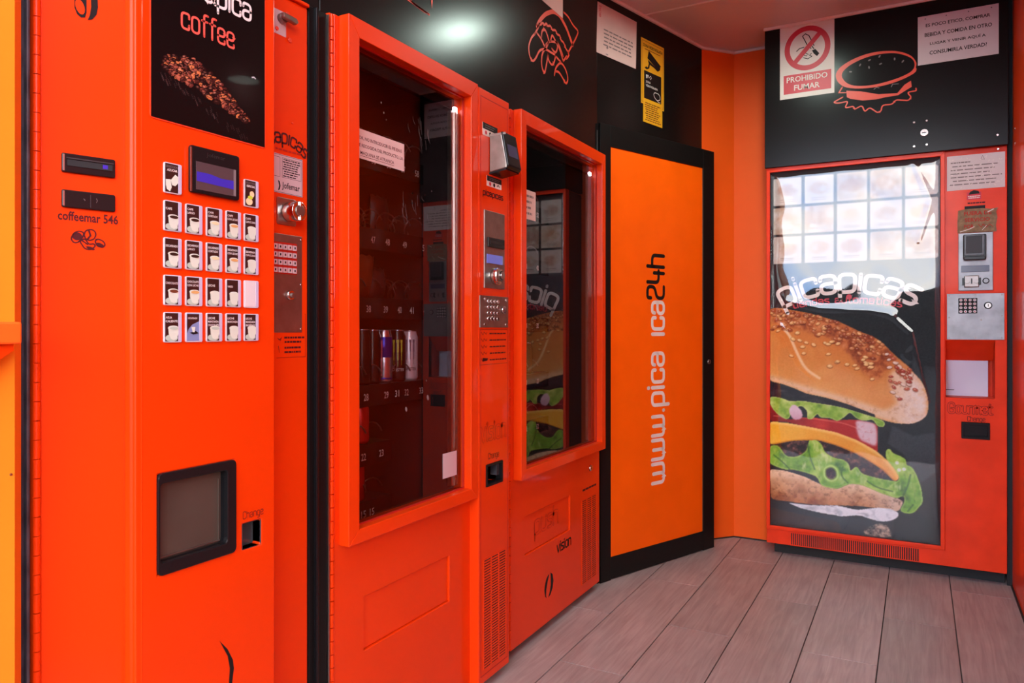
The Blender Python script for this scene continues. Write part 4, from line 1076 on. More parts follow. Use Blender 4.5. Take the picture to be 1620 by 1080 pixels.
# instructions
q = MB(FL1).stroke([(1.849, .9628), (2.0155, .9628), (2.0155, 1.0655), (1.849, 1.0655)], .0011, .0006, True)
for k in range(5):
    v = 1.054-k*.0195
    bars(q, 1.905, 2.010, v-.004, v+.004, 1, .0006, .5, .06)
    q.stroke([(1.857, v+.005), (1.868, v-.004), (1.874, v+.005), (1.886, v-.002), (1.89, v+.004)], .0018, .0006)
q.flat([(1.865, .972), (1.893, .974), (1.897, .981), (1.866, .983)], .0006)
q.build('small_print', 'dark_ink', col)
g_ = lambda mb, wt, d: stroke_text(mb, 'vision', 0, 0, .145, .038, d, wt, .26, lambda a, b_: (1.858+a, .738+b_))
g_(MB(FL1), .27, .0005).build('lettering', 'red_ink', col)
g_(MB(FL1), .17, .0009).build('lettering_fill', 'orange_gloss', col)
stroke_text(MB(FL1), 'Change', 1.8985, .681, .063, .0125, .0006, .14, .24).build('lettering', 'dark_ink', col)
cr = MB(FL1).liner(*RET, -.055, -.0006).build('change_cup', 'black_plastic', col)
MB(FL1).ring(rrect(RET[0], RET[1], RET[2], RET[3], .003), rrect(RET[0]+.007, RET[1]-.007, RET[2]+.007, RET[3]-.006, .003), -.02, .002).build('cup_rim', 'black_plastic', cr)
MB(FL1).box(1.962, 1.978, .622, .660, -.03, -.008).build('cup_flap', 'grey_seal', cr)
def vent(fr, u0, u1, v0, v1, nc, nr, root, m):
    bk = MB(fr).box(u0, u1, v0, v1, 0, .0006).build('vent_back', 'black_matte', root)
    g = MB(fr)
    cw = (u1-u0)/nc; rh = (v1-v0)/nr
    for c in range(nc+1):
        g.box(u0+c*cw-cw*.07, u0+c*cw+cw*.07, v0, v1, .0006, .0022)
    for r_ in range(nr+1):
        g.box(u0, u1, v0+r_*rh-rh*.27, v0+r_*rh+rh*.27, .0006, .0020)
    g.build('vent_louvres', m, bk, kind='stuff')
vent(FL1, 1.8695, 2.004, .067, .389, 3, 40, col, 'orange_gloss')

# inside of the first machine
LB = {1.526: [(1.5905+.066*k, n) for k, n in enumerate(('55', '56', '57', '58'))],
      1.310: [(1.5875, '47'), (1.6505, '48'), (1.729, '49'), (1.8257, '51')],
      1.122: [(1.503, '37'), (1.569, '38'), (1.642, '39'), (1.705, '40'), (1.7624, '41'), (1.8323, '42')],
      .8845: [(1.5586, '28'), (1.6449, '29'), (1.6934, '31'), (1.738, '32'), (1.8096, '33')],
      .726: [(1.5482, '22'), (1.6227, '23')], .573: [(1.548, '15'), (1.583, '15')]}
for z, lb in LB.items():
    y1 = 1.87 if z > .8 else 1.67
    n = int((y1-1.30)/.066)
    shelf(v1, z, 1.292, y1 if z < .8 else 1.822, lb, [1.34+.066*k for k in range(n) if 1.34+.066*k < y1-.05])
lamp = wbox(-1.178, -1.166, 1.768, 1.8055, .62, 1.69).build('light_strip', 'steel', v1)
wbox(-1.166, -1.162, 1.784, 1.789, .62, 1.69).build('strip_rib', 'chrome', lamp); wbox(-1.166, -1.162, 1.796, 1.800, .62, 1.69).build('strip_rib', 'chrome', lamp)
wbox(-1.170, -1.160, 1.779, 1.794, 1.689, 1.703).build('led', 'led_glow', lamp, bevel=.003)
q = MB(FL0.off(-.0035)).box(1.321, 1.5321, 1.4705, 1.540, 0, .0004)
pp = q.build('paper_notice', 'paper_warm', v1, label='white paper notice taped inside the glass')
FN = FL0.off(-.003)
for k, (s_, a, b_) in enumerate((('VOR, NO INTRODUCIR EL PIE EN E', 1.350, 1.521), ('DE RECOGIDA DEL PRODUCTO, LA', 1.350, 1.526), ('MAQUINA SE ATRANCA', 1.362, 1.490))):
    v = 1.5235-k*.0175
    text_mb(FN, s_, a, b_, v-.0095, v, .0002, .012).build('lettering', 'dark_ink', pp)
MB(FN).box(1.362, 1.490, 1.4765, 1.4775, .0002, .0004).build('underline', 'dark_ink', pp)
MB(FL0.off(-.0035)).box(1.7078, 1.7783, .653, .7222, 0, .0006).build('sticker', 'plate_pink', v1, label='small pale square sticker on the glass')
mk = MB(FL0.off(-.0036))
for u, v, r in ((1.541, .862, .007), (1.637, .884, .008), (1.63, .93, .003), (1.60, 1.36, .002), (1.655, 1.44, .002), (1.44, 1.622, .003), (1.45, 1.60, .0025), (1.46, 1.585, .002)):
    mk.disc(u, v, r*.6, .0002, 7, r, .3)
rs = random.Random(3)
for k in range(26):
    u = 1.52+rs.random()*.12; v = 1.42-rs.random()*.05 if k % 2 else 1.63-rs.random()*.06; l_ = .01+rs.random()*.03
    mk.stroke([(u, v), (u+.004*(rs.random()-.3), v-l_*.5), (u+.012*rs.random(), v-l_)], .0006, .0002, False, False)
mk.build('glass_scratches', 'grey_ink', v1, kind='stuff')

# drinks and snacks behind the glass
def can(name, x, y, z, r, h, m, label, cat='can', bands=()):
    """beverage can: necked body, rim and lid"""
    t_ = thing(name, (x, y, z), label, cat, 'cans behind the glass')
    prof = [(r*.80, 0), (r*.98, .006), (r, .010), (r, h-.018), (r*.80, h-.004), (r*.82, h)]
    def lathe(pr, n=20):
        mb = MB()
        for a in range(n):
            for q_, zz in pr: mb.v.append((x+q_*math.cos(2*math.pi*a/n), y+q_*math.sin(2*math.pi*a/n), z+zz))
        L = len(pr)
        for a in range(n):
            for k in range(L-1):
                a2 = (a+1) % n
                mb.f.append((a*L+k, a2*L+k, a2*L+k+1, a*L+k+1)); mb.sm.add(len(mb.f)-1)
        mb.f.append(tuple(a*L for a in reversed(range(n)))); mb.f.append(tuple(a*L+L-1 for a in range(n)))
        return mb
    lathe(prof).build('body', m, t_)
    for z0, z1, bm in bands: lathe([(r*.99, z0), (r*1.006, z0+.0005), (r*1.006, z1-.0005), (r*.99, z1)]).build('band', bm, t_)
    mb = lathe([(r*.78, h-.002), (r*.84, h-.001), (r*.84, h+.002), (r*.74, h+.0015)])
    mb.build('lid', 'can_silver', t_)
    return t_
def on_can(mb_pts, x, y, z, r, ang0):
    """bend flat artwork (arc length, height) round a can"""
    out = MB()
    for pl in mb_pts:
        i = len(out.v)
        for a, b_ in pl: out.v.append((x+(r+.0008)*math.cos(ang0+a/r), y+(r+.0008)*math.sin(ang0+a/r), z+b_))
        out.f.append(tuple(range(i, i+len(pl))))
    return out
cz = .9155; cx = -1.335; A0 = -.95
can('drink_can', cx, 1.520, cz, .0265, .148, 'can_violet', 'violet slim can at the left end of the middle shelf')
can('drink_can', cx, 1.583, cz, .0265, .150, 'can_black', 'all black slim can beside the violet can')
can('drink_can', cx, 1.628, cz, .0240, .149, 'can_black', 'plain black slim can between the dark can and the blue silver can')
c_ = can('drink_can', cx+.004, 1.674, cz, .0245, .148, 'can_silver', 'blue and silver slim energy drink can on the middle shelf', bands=((.072, .130, 'can_blue'), (.010, .016, 'can_blue')))
on_can([[(-.012, .02), (-.004, .02), (-.003, .125), (-.011, .105)]], cx+.004, 1.674, cz, .0247, A0).build('pink_flash', 'can_pink', c_)
def claws(root, y, m, w_):
    sh_ = []
    for k, a in enumerate((-.0125, -.001, .0095)):
        for s0, s1, h0, h1 in ((0, .0065, .113, .121), (.0012, .0058, .085, .113), (.002, .0048, .062, .085), (.003, .004, .048-.004*(k == 1), .062)):
            sh_.append([(a+s0, h0), (a+s1, h0), (a+s1, h1), (a+s0, h1)])
    on_can(sh_, cx, y, cz, .0248, A0).build('claw_mark', m, root)
    cu = text_mb(Frame((0, 0), (1, 0)), 'MONSTER', -.022, .022, .030, .039, 0, .01)
    cu.v = [(cx+.0258*math.cos(A0+a/.0258), y+.0258*math.sin(A0+a/.0258), cz+v) for a, _, v in cu.v]
    cu.build('lettering', w_, root)
c_ = can('drink_can', cx, 1.741, cz, .0248, .148, 'can_black', 'black slim can with a green claw mark'); claws(c_, 1.741, 'claw_green', 'white_ink')
c_ = can('drink_can', cx, 1.800, cz, .0248, .146, 'can_white', 'white slim can with a grey claw mark'); claws(c_, 1.800, 'claw_grey', 'black_ink')
can('drink_can', cx, 1.575, .757, .0255, .112, 'can_red', 'red can on the short shelf below the energy drinks')
can('drink_can', cx, 1.515, .757, .0255, .112, 'can_black', 'dark can left of the red can on the short shelf')
can('drink_can', cx, 1.555, .604, .026, .112, 'can_red', 'dim red can on the lowest shelf of the tall machine')
def bag(x, y, z, w_, h, m, label, tilt=0.0):
    """pillow bag with pinched, crimped ends"""
    mb = MB(); nu, nv = 9, 11
    for sd in (1, -1):
        i = len(mb.v)
        for a in range(nv):
            for c in range(nu):
                s_ = c/(nu-1); t_ = a/(nv-1)
                th = .022*(math.sin(math.pi*s_)**.6)*(math.sin(math.pi*t_)**.5)+.0006
                zz = t_*h+(.003*math.sin(s_*19) if a in (0, nv-1) else 0)
                mb.v.append((x+sd*th+tilt*t_, y+(s_-.5)*w_, z+zz))
        for a in range(nv-1):
            for c in range(nu-1):
                q_ = (i+a*nu+c, i+a*nu+c+1, i+(a+1)*nu+c+1, i+(a+1)*nu+c)
                mb.f.append(q_ if sd == 1 else q_[::-1]); mb.sm.add(len(mb.f)-1)
    o = mb.build('snack_bag', m)
    return tag(o, label, 'snack bag', 'snack bags behind the glass')
bag(-1.34, 1.575, 1.154, .085, .115, 'bag_brown', 'brown snack bag above shelf number 38', .02)
bag(-1.34, 1.650, 1.154, .070, .085, 'bag_dark', 'dark snack bag beside the brown bag on the shelf numbered 38')
bag(-1.36, 1.52, 1.342, .08, .12, 'bag_dark', 'dark snack bag at the left of the shelf numbered 47')
bag(-1.37, 1.70, 1.342, .075, .11, 'bag_dark', 'dark snack bag at the right of the shelf numbered 47')

# second machine
V2L = 'orange glass front machine with a push flap, between the keypad column and the door'
v2 = thing('snack_vending_machine', (-1.55, 2.47, 0), V2L, 'vending machine', 'glass front vending machines')
fl2 = glass_machine(v2, 2.0925, 2.8475, 2.1093, 2.8425, 2.143, 2.807, (2.1882, 2.5566, .3115, .4420), None, None)
hinge_run(v2, -1.150, 2.0835, 58, .045, .0298)
g_ = lambda mb, wt, d: stroke_text(mb, 'push', 0, 0, .185, .045, d, wt, .25, lambda a, b_: (2.275+a, .362+b_))
g_(MB(FL0), .26, -.0055).build('lettering', 'red_ink', fl2)
g_(MB(FL0), .17, -.0050).build('lettering_fill', 'orange_gloss', fl2)
stroke_text(MB(FL0), 'vision', 2.4400, .2555, .122, .026, .0006, .24, .22).build('lettering', 'black_ink', v2)
q = MB(FL0)
q.flat([(2.352, .187), (2.365, .196), (2.375, .198), (2.360, .170), (2.352, .150), (2.349, .130), (2.354, .118), (2.342, .128), (2.336, .150), (2.342, .172)], .0006)
q.flat([(2.385, .200), (2.402, .190), (2.410, .165), (2.402, .140), (2.385, .122), (2.366, .116), (2.381, .135), (2.388, .160)], .0006)
q.build('leaf_emblem', 'black_ink', v2)
vent(FL0, 2.665, 2.812, .070, .397, 3, 42, v2, 'orange_gloss')
bars(MB(FL0), 2.672, 2.815, .428, .444, 1, .0006, .5, .05).build('small_print', 'dark_ink', v2)
MB(FL0).cyl(2.7531, .5114, .014, 0, .006, 18, .011).build('lock', 'chrome', v2)
for z, lb in ((1.52, ('50', '51', '52')), (1.31, ('40', '41', '42')), (1.08, ('30', '31', '32')), (.86, ('20', '21', '22')), (.68, ('10', '11', '12'))):
    shelf(v2, z, 2.115, 2.74, [(2.44+.1*k, n) for k, n in enumerate(lb)], [2.2+.085*k for k in range(6)], -1.33)
lamp = wbox(-1.178, -1.166, 2.770, 2.800, .62, 1.69).build('light_strip', 'steel_dull', v2)
wbox(-1.170, -1.160, 2.772, 2.790, 1.686, 1.700).build('led', 'led_glow', lamp, bevel=.003)
pp = MB(FL0.off(-.0035)).box(2.145, 2.275, 1.437, 1.535, 0, .0004).build('paper_notice', 'paper_warm', v2, label='white paper notice inside the narrow glass')
bars(MB(FL0.off(-.003)), 2.152, 2.268, 1.447, 1.525, 4, .0002, .4).build('small_print', 'grey_ink', pp)
can('drink_bottle', -1.36, 2.52, .891, .027, .15, 'can_white', 'pale bottle with a yellow top in the second glass machine', bands=((.10, .135, 'bag_yellow'),))
can('drink_can', -1.36, 2.60, .891, .026, .12, 'can_black', 'dark can beside the pale bottle in the second glass machine')
bag(-1.37, 2.42, 1.112, .09, .12, 'bag_dark', 'dark snack bag on the middle shelf of the second glass machine')

# ================================================================== burger machine at the back
gm = thing('food_vending_machine', (-.155, 4.05, 0), 'red orange machine with a huge burger picture, at the back of the passage', 'vending machine')
cb_ = MB()
for b_ in ((-.630, .320, 3.80, 4.45, .05, 1.822), (-.630, -.610, 3.711, 3.80, .05, 1.822), (.300, .320, 3.711, 3.80, .05, 1.822), (-.61, .30, 3.711, 3.80, 1.80, 1.822), (-.61, .30, 3.711, 3.80, .05, .07)):
    vprism(cb_, [(b_[0], b_[2]), (b_[1], b_[2]), (b_[1], b_[3]), (b_[0], b_[3])], b_[4], b_[5])
cb_.build('cabinet', 'dark_cabinet', gm)
wbox(-.605, .318, 3.730, 4.40, 0, .05).build('plinth', 'black_matte', gm)
REC = (.1035, .2795, .775, 1.018); RT = (.1607, .2625, .603, .673)
body = MB(FG).holes(-.633, .3225, .052, 1.8275, -.031, 0, [REC, RT]).build('front_panel', 'red_paint', gm, bevel=.002, seg=2)
a0, a1, b0, b1 = -.632, .100, .1215, 1.8265
i0, i1, j0, j1 = -.6165, .0835, .1375, 1.8065
for p in ([(a0, b0), (i0, j0), (i0, j1), (a0, b1)], [(a1, b0), (a1, b1), (i1, j1), (i1, j0)], [(a0, b1), (i0, j1), (i1, j1), (a1, b1)], [(a0, b0), (a1, b0), (i1, j0), (i0, j0)]):
    MB(FG).prism(p, .0002, .013).build('window_frame_bar', 'red_paint', gm, bevel=.0014)
# printed burger picture
for nm in ('BUN', 'BUNPALE', 'CRUST', 'GAP', 'LET1', 'TOM', 'CHEESE', 'PATTY', 'LET2', 'LET3', 'BUNB', 'FOIL', 'TRAY', 'TRAY2', 'PEPP', 'ONION1', 'LETHOLE', 'TOMSHINE'):
    globals()[nm+'_S'] = rnd(globals()[nm], .018, True, 4)
cv = Canvas(i0, i1, j0, j1, 300, 700, (24, 24, 28))
cv.put(cv.noise(5, 1), (44, 48, 52), .5)
U, V = cv.U, cv.V
# product pictures in a grid
for c in range(5):
    for r_ in range(3):
        u0 = -.6015+c*.1378; v0 = 1.3735+r_*.1375
        M = cv.soft(cv.mask(rrect(u0, u0+.1245, v0, v0+.1255, .006)), 1)
        n1 = cv.noise(26, 30+c*3+r_)
        tone = [(176, 168, 160), (160, 138, 116), (182, 176, 174), (150, 120, 98), (186, 180, 178)][(c*2+r_) % 5]
        cv.put(M, (196, 192, 190))
        cv.put(M*np.clip(n1*1.6-.3, 0, 1), tone)
        e_ = cv.ell(u0+.062, v0+.068, .046, .032)
        cv.put(np.clip(1.6-1.3*e_, 0, 1)*np.clip(n1*1.4, 0, 1), [(150, 96, 60), (176, 120, 70), (140, 84, 66), (170, 130, 96)][(c+r_) % 4], .55)
        for k in range(2): cv.put(cv.mask([(u0+.03, v0+.014+k*.008), (u0+.095, v0+.014+k*.008), (u0+.095, v0+.017+k*.008), (u0+.03, v0+.017+k*.008)]), (120, 110, 108), .6)
# tray and darks
def mk(n, k=1): return cv.soft(cv.mask(globals()[n+'_S']), k)
M = mk('TRAY', 3)
cv.put(M, (48, 52, 58)); cv.put(M*cv.noise(7, 5), (22, 20, 22), .9)
M = mk('TRAY2', 2); cv.put(M, (72, 52, 44)); cv.put(M*cv.noise(20, 6), (36, 28, 28), .9)
cv.put(np.clip(1.5-cv.ell(-.02, .30, .12, .26), 0, 1)*.8, (14, 14, 16), .8)
cv.put(mk('PEPP', 2)*np.clip(cv.noise(60, 8)*2-.5, 0, 1), (206, 176, 150), .9)
cv.put(cv.soft(cv.mask([(-.10, .64), (-.02, .60), (.06, .62), (.07, .45), (.01, .40), (-.06, .52), (-.12, .56)]), 6), (56, 62, 68), .8)
# lower bun and foil
M = mk('BUNB'); g = np.clip((V-.245-.06*np.clip(-U-.2, 0, 1))/.12, 0, 1); n1 = cv.noise(22, 9); n2 = cv.noise(70, 10)
cv.put(M, np.stack([186+52*g, 116+92*g, 62+108*g], -1)); cv.put(M*np.clip(n1*2.4-.9, 0, 1)*(1-g), (128, 66, 26), .9); cv.put(M*np.clip(n2*2.6-1.3, 0, 1)*(1-.6*g), (96, 50, 24), .7)
cv.put(M*np.clip((U+.20)/.1, 0, 1), (218, 200, 180), .7); cv.put(M*np.clip((U+.20)/.1, 0, 1)*np.clip(n2*3-1.7, 0, 1), (90, 70, 56), .7)
M = mk('FOIL'); cv.put(M, (232, 236, 242)); cv.put(M*np.clip(cv.noise(30, 12)*2.4-1.2, 0, 1), (150, 160, 172), .8); cv.put(M*np.clip(cv.noise(60, 13, .3)*3-1.8, 0, 1), (110, 116, 128), .6)
# patty
M = mk('PATTY'); cv.put(M, (48, 32, 34)); cv.put(M*np.clip(cv.noise(60, 14)*3-1.5, 0, 1), (150, 92, 80), .9); cv.put(M*np.clip(cv.noise(34, 15)*2.8-1.6, 0, 1), (18, 12, 16), .9)
# lower lettuce: ruffled leaves with pale rims and dark folds
for P_, sd in (('LET2', 20), ('LET3', 24)):
    M = mk(P_); n1 = cv.noise(20, sd); n2 = cv.noise(46, sd+1, 1, .45)
    cv.put(M, (116, 178, 52)); cv.put(M*np.clip(n1*3-1.4, 0, 1), (186, 222, 104), .9); cv.put(M*np.clip(1.2-n1*2.7, 0, 1), (42, 92, 26), .9); cv.put(M*np.clip(n2*3.2-2., 0, 1), (214, 236, 156), .8); cv.put(M*np.clip(1-n2*3.2, 0, 1), (36, 74, 24), .7)
    cv.put(cv.line(globals()[P_+'_S']+[globals()[P_+'_S'][0]], .010)*cv.soft(M > .5, 3), (172, 214, 96), .65)
for pl in ([(-.60, .47), (-.56, .44), (-.53, .41)], [(-.45, .53), (-.44, .47), (-.42, .42)], [(-.30, .44), (-.31, .40), (-.28, .37)], [(-.20, .385), (-.16, .36), (-.10, .35)], [(-.03, .43), (-.04, .38), (-.06, .33)], [(-.02, .30), (-.04, .27)]):
    cv.put(cv.line(rnd(pl, .03), .007), (48, 96, 34), .6)
cv.put(mk('LETHOLE'), (46, 28, 30)); cv.put(mk('LETHOLE')*np.clip(cv.noise(70, 16)*3-1.6, 0, 1), (160, 100, 92), .8)
cv.put(cv.line(LETHOLE_S+[LETHOLE_S[0]], .016), (146, 200, 72), .95); cv.put(cv.line(LETHOLE_S+[LETHOLE_S[0]], .006), (190, 226, 116), .8)
for u, v in ((-.074, .447), (-.055, .452), (-.082, .478)): cv.put(np.clip(1.4-cv.ell(u, v, .008, .008), 0, 1), (226, 240, 226), .9)
# tomato, cheese, upper lettuce
M = mk('TOM'); cv.put(M, (172, 30, 28)); cv.put(M*np.clip(cv.noise(14, 40)*2.4-.9, 0, 1), (214, 62, 46), .7); cv.put(M*np.clip((.72-V)/.05-.1, 0, 1)*np.clip((-.38-U)/.2, 0, 1), (104, 18, 30), .6)
cv.put(cv.line(rnd([(-.60, .655), (-.45, .655), (-.30, .64), (-.18, .60)], .03), .006)*M, (236, 130, 110), .5)
M2 = mk('TOMSHINE', 9); cv.put(M2, (222, 212, 222), .9); cv.put(M2*np.clip(cv.noise(90, 41)*3-1.8, 0, 1), (180, 60, 60), .5)
M = mk('CHEESE'); g = np.clip((U+.62)/.55, 0, 1)
cv.put(M, np.stack([244-16*g, 186-36*g, 48+10*g], -1)); cv.put(M*np.clip(cv.noise(10, 42)*2-1, 0, 1), (252, 212, 104), .6)
cv.put(M*cv.line(rnd(CHEESE[:9], .03), .022), (254, 224, 136), .65); cv.put(M*cv.line(rnd(CHEESE[9:], .03), .010), (186, 110, 26), .6)
M = mk('LET1'); n1 = cv.noise(24, 44)
cv.put(M, (138, 186, 62)); cv.put(M*np.clip(n1*2.8-1.2, 0, 1), (204, 226, 130), .9); cv.put(M*np.clip(1.1-n1*2.5, 0, 1), (70, 116, 38), .8); cv.put(cv.line(LET1_S+[LET1_S[0]], .007)*cv.soft(M > .5, 2), (206, 226, 140), .6)
M = mk('ONION1', 2); cv.put(M, (222, 200, 214)); cv.put(M*np.clip((.69-V)/.05, 0, 1), (186, 120, 150), .5)
# upper bun
M = mk('BUN')
g = np.clip((V-(.80-.30*(U+.62)))/.36, 0, 1); n1 = cv.noise(9, 50); n2 = cv.noise(40, 51)
cv.put(M, np.stack([226-22*g, 160-44*g, 84-34*g], -1)); cv.put(M*np.clip(n1*2.2-.9, 0, 1), (236, 180, 98), .5)
MC = cv.soft(cv.mask(CRUST_S), 30)*M
cv.put(MC, (188, 102, 52), .85); cv.put(MC*np.clip(n2*2.8-1.2, 0, 1), (122, 52, 26), .85); cv.put(MC*np.clip(1.0-n2*2.2, 0, 1), (230, 164, 112), .8)
MP = cv.soft(cv.mask(BUNPALE_S), 40)*M
cv.put(MP, (232, 206, 176), .85); cv.put(MP*np.clip(cv.noise(60, 53)*2.8-1.5, 0, 1), (176, 118, 74), .75)
rim = M*np.clip(1.2-np.abs(U-.0)/.09, 0, 1)*np.clip((1.0-V)/.2, 0, 1)
cv.put(rim*np.clip(n2*2-.2, 0, 1), (236, 226, 220), .75)
cv.put(cv.line(rnd([(-.57, 1.08), (-.53, 1.04), (-.50, .96), (-.46, .88), (-.40, .84)], .05), .012)*M, (248, 216, 172), .8)  # sky streak mirrored in the film wrinkle, painted into the print
cv.put(mk('GAP'), (26, 22, 32)); cv.put(mk('GAP')*np.clip(cv.noise(24, 55, .4)*3-1.8, 0, 1), (120, 116, 110), .5)
# sesame seeds
rb = random.Random(5)
top_u = [p[0] for p in BUN[:16]]; top_v = [p[1] for p in BUN[:16]]
for k in range(230):
    u = -.61+rb.random()*.60
    tv = float(np.interp(u, top_u, top_v))
    dv = abs(rb.gauss(0, .06))+.003
    if k > 195: dv = .05+rb.random()*.17
    v = tv-dv
    if v < .80-.3*(u+.62)+.02 or (u > -.16 and v < .74): continue
    rt = rb.random()*1.2-.5-.8*(u+.6); a = .0085+rb.random()*.0035; b2 = a*(.5+.2*rb.random())
    colr = rb.choice([(206, 134, 78), (160, 74, 38), (230, 178, 112), (190, 106, 58), (132, 54, 28)]) if dv < .10 else (240, 196, 126)
    if u > -.13: colr = rb.choice([(164, 56, 40), (230, 208, 190), (184, 84, 56)])
    cv.put(np.clip(1.5-cv.ell(u, v-.002, a*1.12, b2*1.2, rt), 0, 1), (104, 46, 20), .6)
    cv.put(np.clip(1.6-1.2*cv.ell(u, v, a, b2, rt), 0, 1), colr, .95)
    cv.put(np.clip(1-cv.ell(u-.002, v+.002, a*.5, b2*.5, rt), 0, 1), (252, 230, 194), .5)
cv.C += (cv.noise(200, 60)-.5)[..., None]*16
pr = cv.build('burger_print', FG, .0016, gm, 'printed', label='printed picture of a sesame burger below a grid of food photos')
arc2 = lambda uc, vb, r, s0: (lambda a, b_: (uc+(r+b_)*math.sin((a-s0)/r), vb-r+(r+b_)*math.cos((a-s0)/r)))
stroke_text(MB(FG), 'picapIcas', 0, 0, .55, .080, .0022, .21, .15, arc2(-.288, 1.234, .58, .275)).build('lettering', 'white_ink', pr)
MB(FG).disc(-.275, 1.212, .012, .0024, 12).build('dot', 'sign_red', pr)
stroke_text(MB(FG), 'tiendas automaticas', 0, 0, .45, .022, .0022, .22, .25, arc2(-.290, 1.185, 1.1, .225)).build('lettering', 'sign_red', pr)
# buckled clear film over the print
def wave(u, v):
    h_ = .0004*math.sin(6.283*(u/.46+v/1.3)+1.0)+.00055*math.sin(6.283*(v/.40-u/.46)+1.2)*math.exp(-((v-1.2)/.22)**2)+.00012*math.sin(6.283*(v/.3+u/.4))+.00010*math.sin(6.283*(u/.17+v/.23))
    e = min(u-i0, i1-u, v-j0, j1-v)
    h_ += .0018*(1-math.exp(-max(e, 0)/.010))
    for pl, amp, wd in WR:
        dd = 9.
        for (x0, y0), (x1, y1) in zip(pl[:-1], pl[1:]):
            dx, dy = x1-x0, y1-y0
            t_ = min(1, max(0, ((u-x0)*dx+(v-y0)*dy)/(dx*dx+dy*dy)))
            dd = min(dd, math.hypot(u-x0-t_*dx, v-y0-t_*dy))
        h_ += amp*math.exp(-(dd/wd)**2)
    return .0034+max(h_, 0)
WR = [([(-.57, 1.08), (-.53, 1.03), (-.48, .90), (-.40, .82)], .0010, .012), ([(-.10, 1.12), (-.03, 1.05), (.0, .90), (.03, .75)], .0011, .010),
      ([(-.55, 1.20), (-.40, 1.16), (-.2, 1.15), (-.1, 1.13)], .0012, .016), ([(-.02, 1.80), (.05, 1.62), (.0, 1.45)], .0008, .012), ([(-.03, 1.0), (-.06, .96), (-.04, .93)], .0008, .008)]
mb = MB(FG); nu, nv = 110, 260
for r_ in range(nv):
    v = j0+.001+(j1-j0-.002)*r_/(nv-1)
    for c in range(nu):
        u = i0+.001+(i1-i0-.002)*c/(nu-1)
        mb.v.append(FG.p(u, v, wave(u, v)))
mb.f = [(r_*nu+c, r_*nu+c+1, (r_+1)*nu+c+1, (r_+1)*nu+c) for r_ in range(nv-1) for c in range(nu-1)]
mb.build('protective_film', 'film', gm, smooth=True)
# grille
bk = MB(FG).box(-.5245, .003, .056, .1125, 0, .0008).build('vent_back', 'black_matte', gm)
g = MB(FG)
nS = 62; pw = .5275/nS
for k in range(nS+1): g.box(-.5245+k*pw-pw*.21, -.5245+k*pw+pw*.21, .056, .1125, .0008, .003)
g.box(-.5265, .005, .1115, .1145, .0008, .003).box(-.5265, .005, .054, .057, .0008, .003)
g.build('vent_louvres', 'red_paint', bk, kind='stuff')
# right-hand column
nb = MB(FG).box(.1074, .3155, 1.656, 1.803, 0, .0008).build('paper_notice', 'paper', gm, label='faded paper notice under clear tape')
q = bars(MB(FG), .117, .305, 1.672, 1.765, 6, .0010, .28, .25)
q.stroke([(.230, 1.779), (.2365, 1.795), (.243, 1.779)], .0016, .0010).stroke([(.229, 1.7785), (.244, 1.7785)], .0012, .0010)
bars(q, .121, .195, 1.768, 1.778, 1, .0010, .5, .02)
q.build('small_print', 'grey_ink', nb)
q = MB(FG); rb = random.Random(8)
for k in range(60):
    u = .112+rb.random()*.195; v = 1.66+rb.random()*.13; l_ = .004+rb.random()*.018; a = rb.random()*3.1
    q.stroke([(u, v), (min(u+l_*math.cos(a)*.5+.003, .313), min(v+l_*math.sin(a)*.6, 1.80))], .0014+rb.random()*.002, .0012, False, False)
q.build('tape_wrinkles', 'white_ink', nb, kind='stuff')
s_ = MB(FG).box(.180, .232, 1.612, 1.644, 0, .0007).build('sticker', 'sign_red', gm)
bars(MB(FG), .183, .229, 1.616, 1.630, 2, .0009, .4).build('small_print', 'white_ink', s_)
MB(FG).flat([(.186, 1.634), (.226, 1.636), (.222, 1.648), (.204, 1.652), (.192, 1.646)], .0009).build('dark_mark', 'black_ink', s_)
bars(MB(FG), .178, .252, 1.592, 1.604, 1, .0006, .5).build('small_print', 'dark_ink', gm)
MB(FG).box(.172, .246, 1.572, 1.586, 0, .0006).build('label_strip', 'black_ink', gm)
cb = MB(FG).prism([(.1465, 1.4745), (.286, 1.4735), (.2835, 1.50), (.2885, 1.532), (.2845, 1.556), (.291, 1.572), (.262, 1.569), (.237, 1.574), (.17, 1.573), (.1485, 1.568), (.146, 1.52)], 0, .004).build('cardboard_note', 'cardboard', gm, label='torn piece of cardboard with red handwriting')
for k, (s_, a, b_) in enumerate((('FUERA DE', .170, .268), ('SERVICIO', .172, .262), ('POR', .170, .205))):
    v = 1.5625-k*.0275
    text_mb(FG, s_, a, b_, v-.0165, v, .0043, .02).build('lettering', 'red_ink', cb)
MB(FG).stroke([(.222, 1.506), (.232, 1.493), (.238, 1.507), (.250, 1.494), (.262, 1.505), (.272, 1.494)], .002, .0043).build('handwriting', 'red_ink', cb)
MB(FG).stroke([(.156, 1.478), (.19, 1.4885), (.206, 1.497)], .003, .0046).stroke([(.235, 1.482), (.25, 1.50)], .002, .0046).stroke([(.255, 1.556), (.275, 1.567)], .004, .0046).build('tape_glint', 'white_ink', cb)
pl = MB(FG).box(.1492, .2736, 1.2285, 1.4725, 0, .004).build('payment_plate', 'steel_worn', gm, bevel=.0015)
rd = MB(FG).prism(rrect(.1655, .2485, 1.358, 1.4635, .006), .004, .026).build('card_reader', 'black_plastic', pl, bevel=.003)
MB(FG).ring(rrect(.170, .240, 1.376, 1.461, .004), rrect(.177, .233, 1.384, 1.456, .003), .026, .029).build('reader_bezel', 'grey_seal', rd, bevel=.001)
MB(FG).box(.177, .233, 1.384, 1.456, .026, .0266).build('reader_screen', 'dark_cabinet', rd)
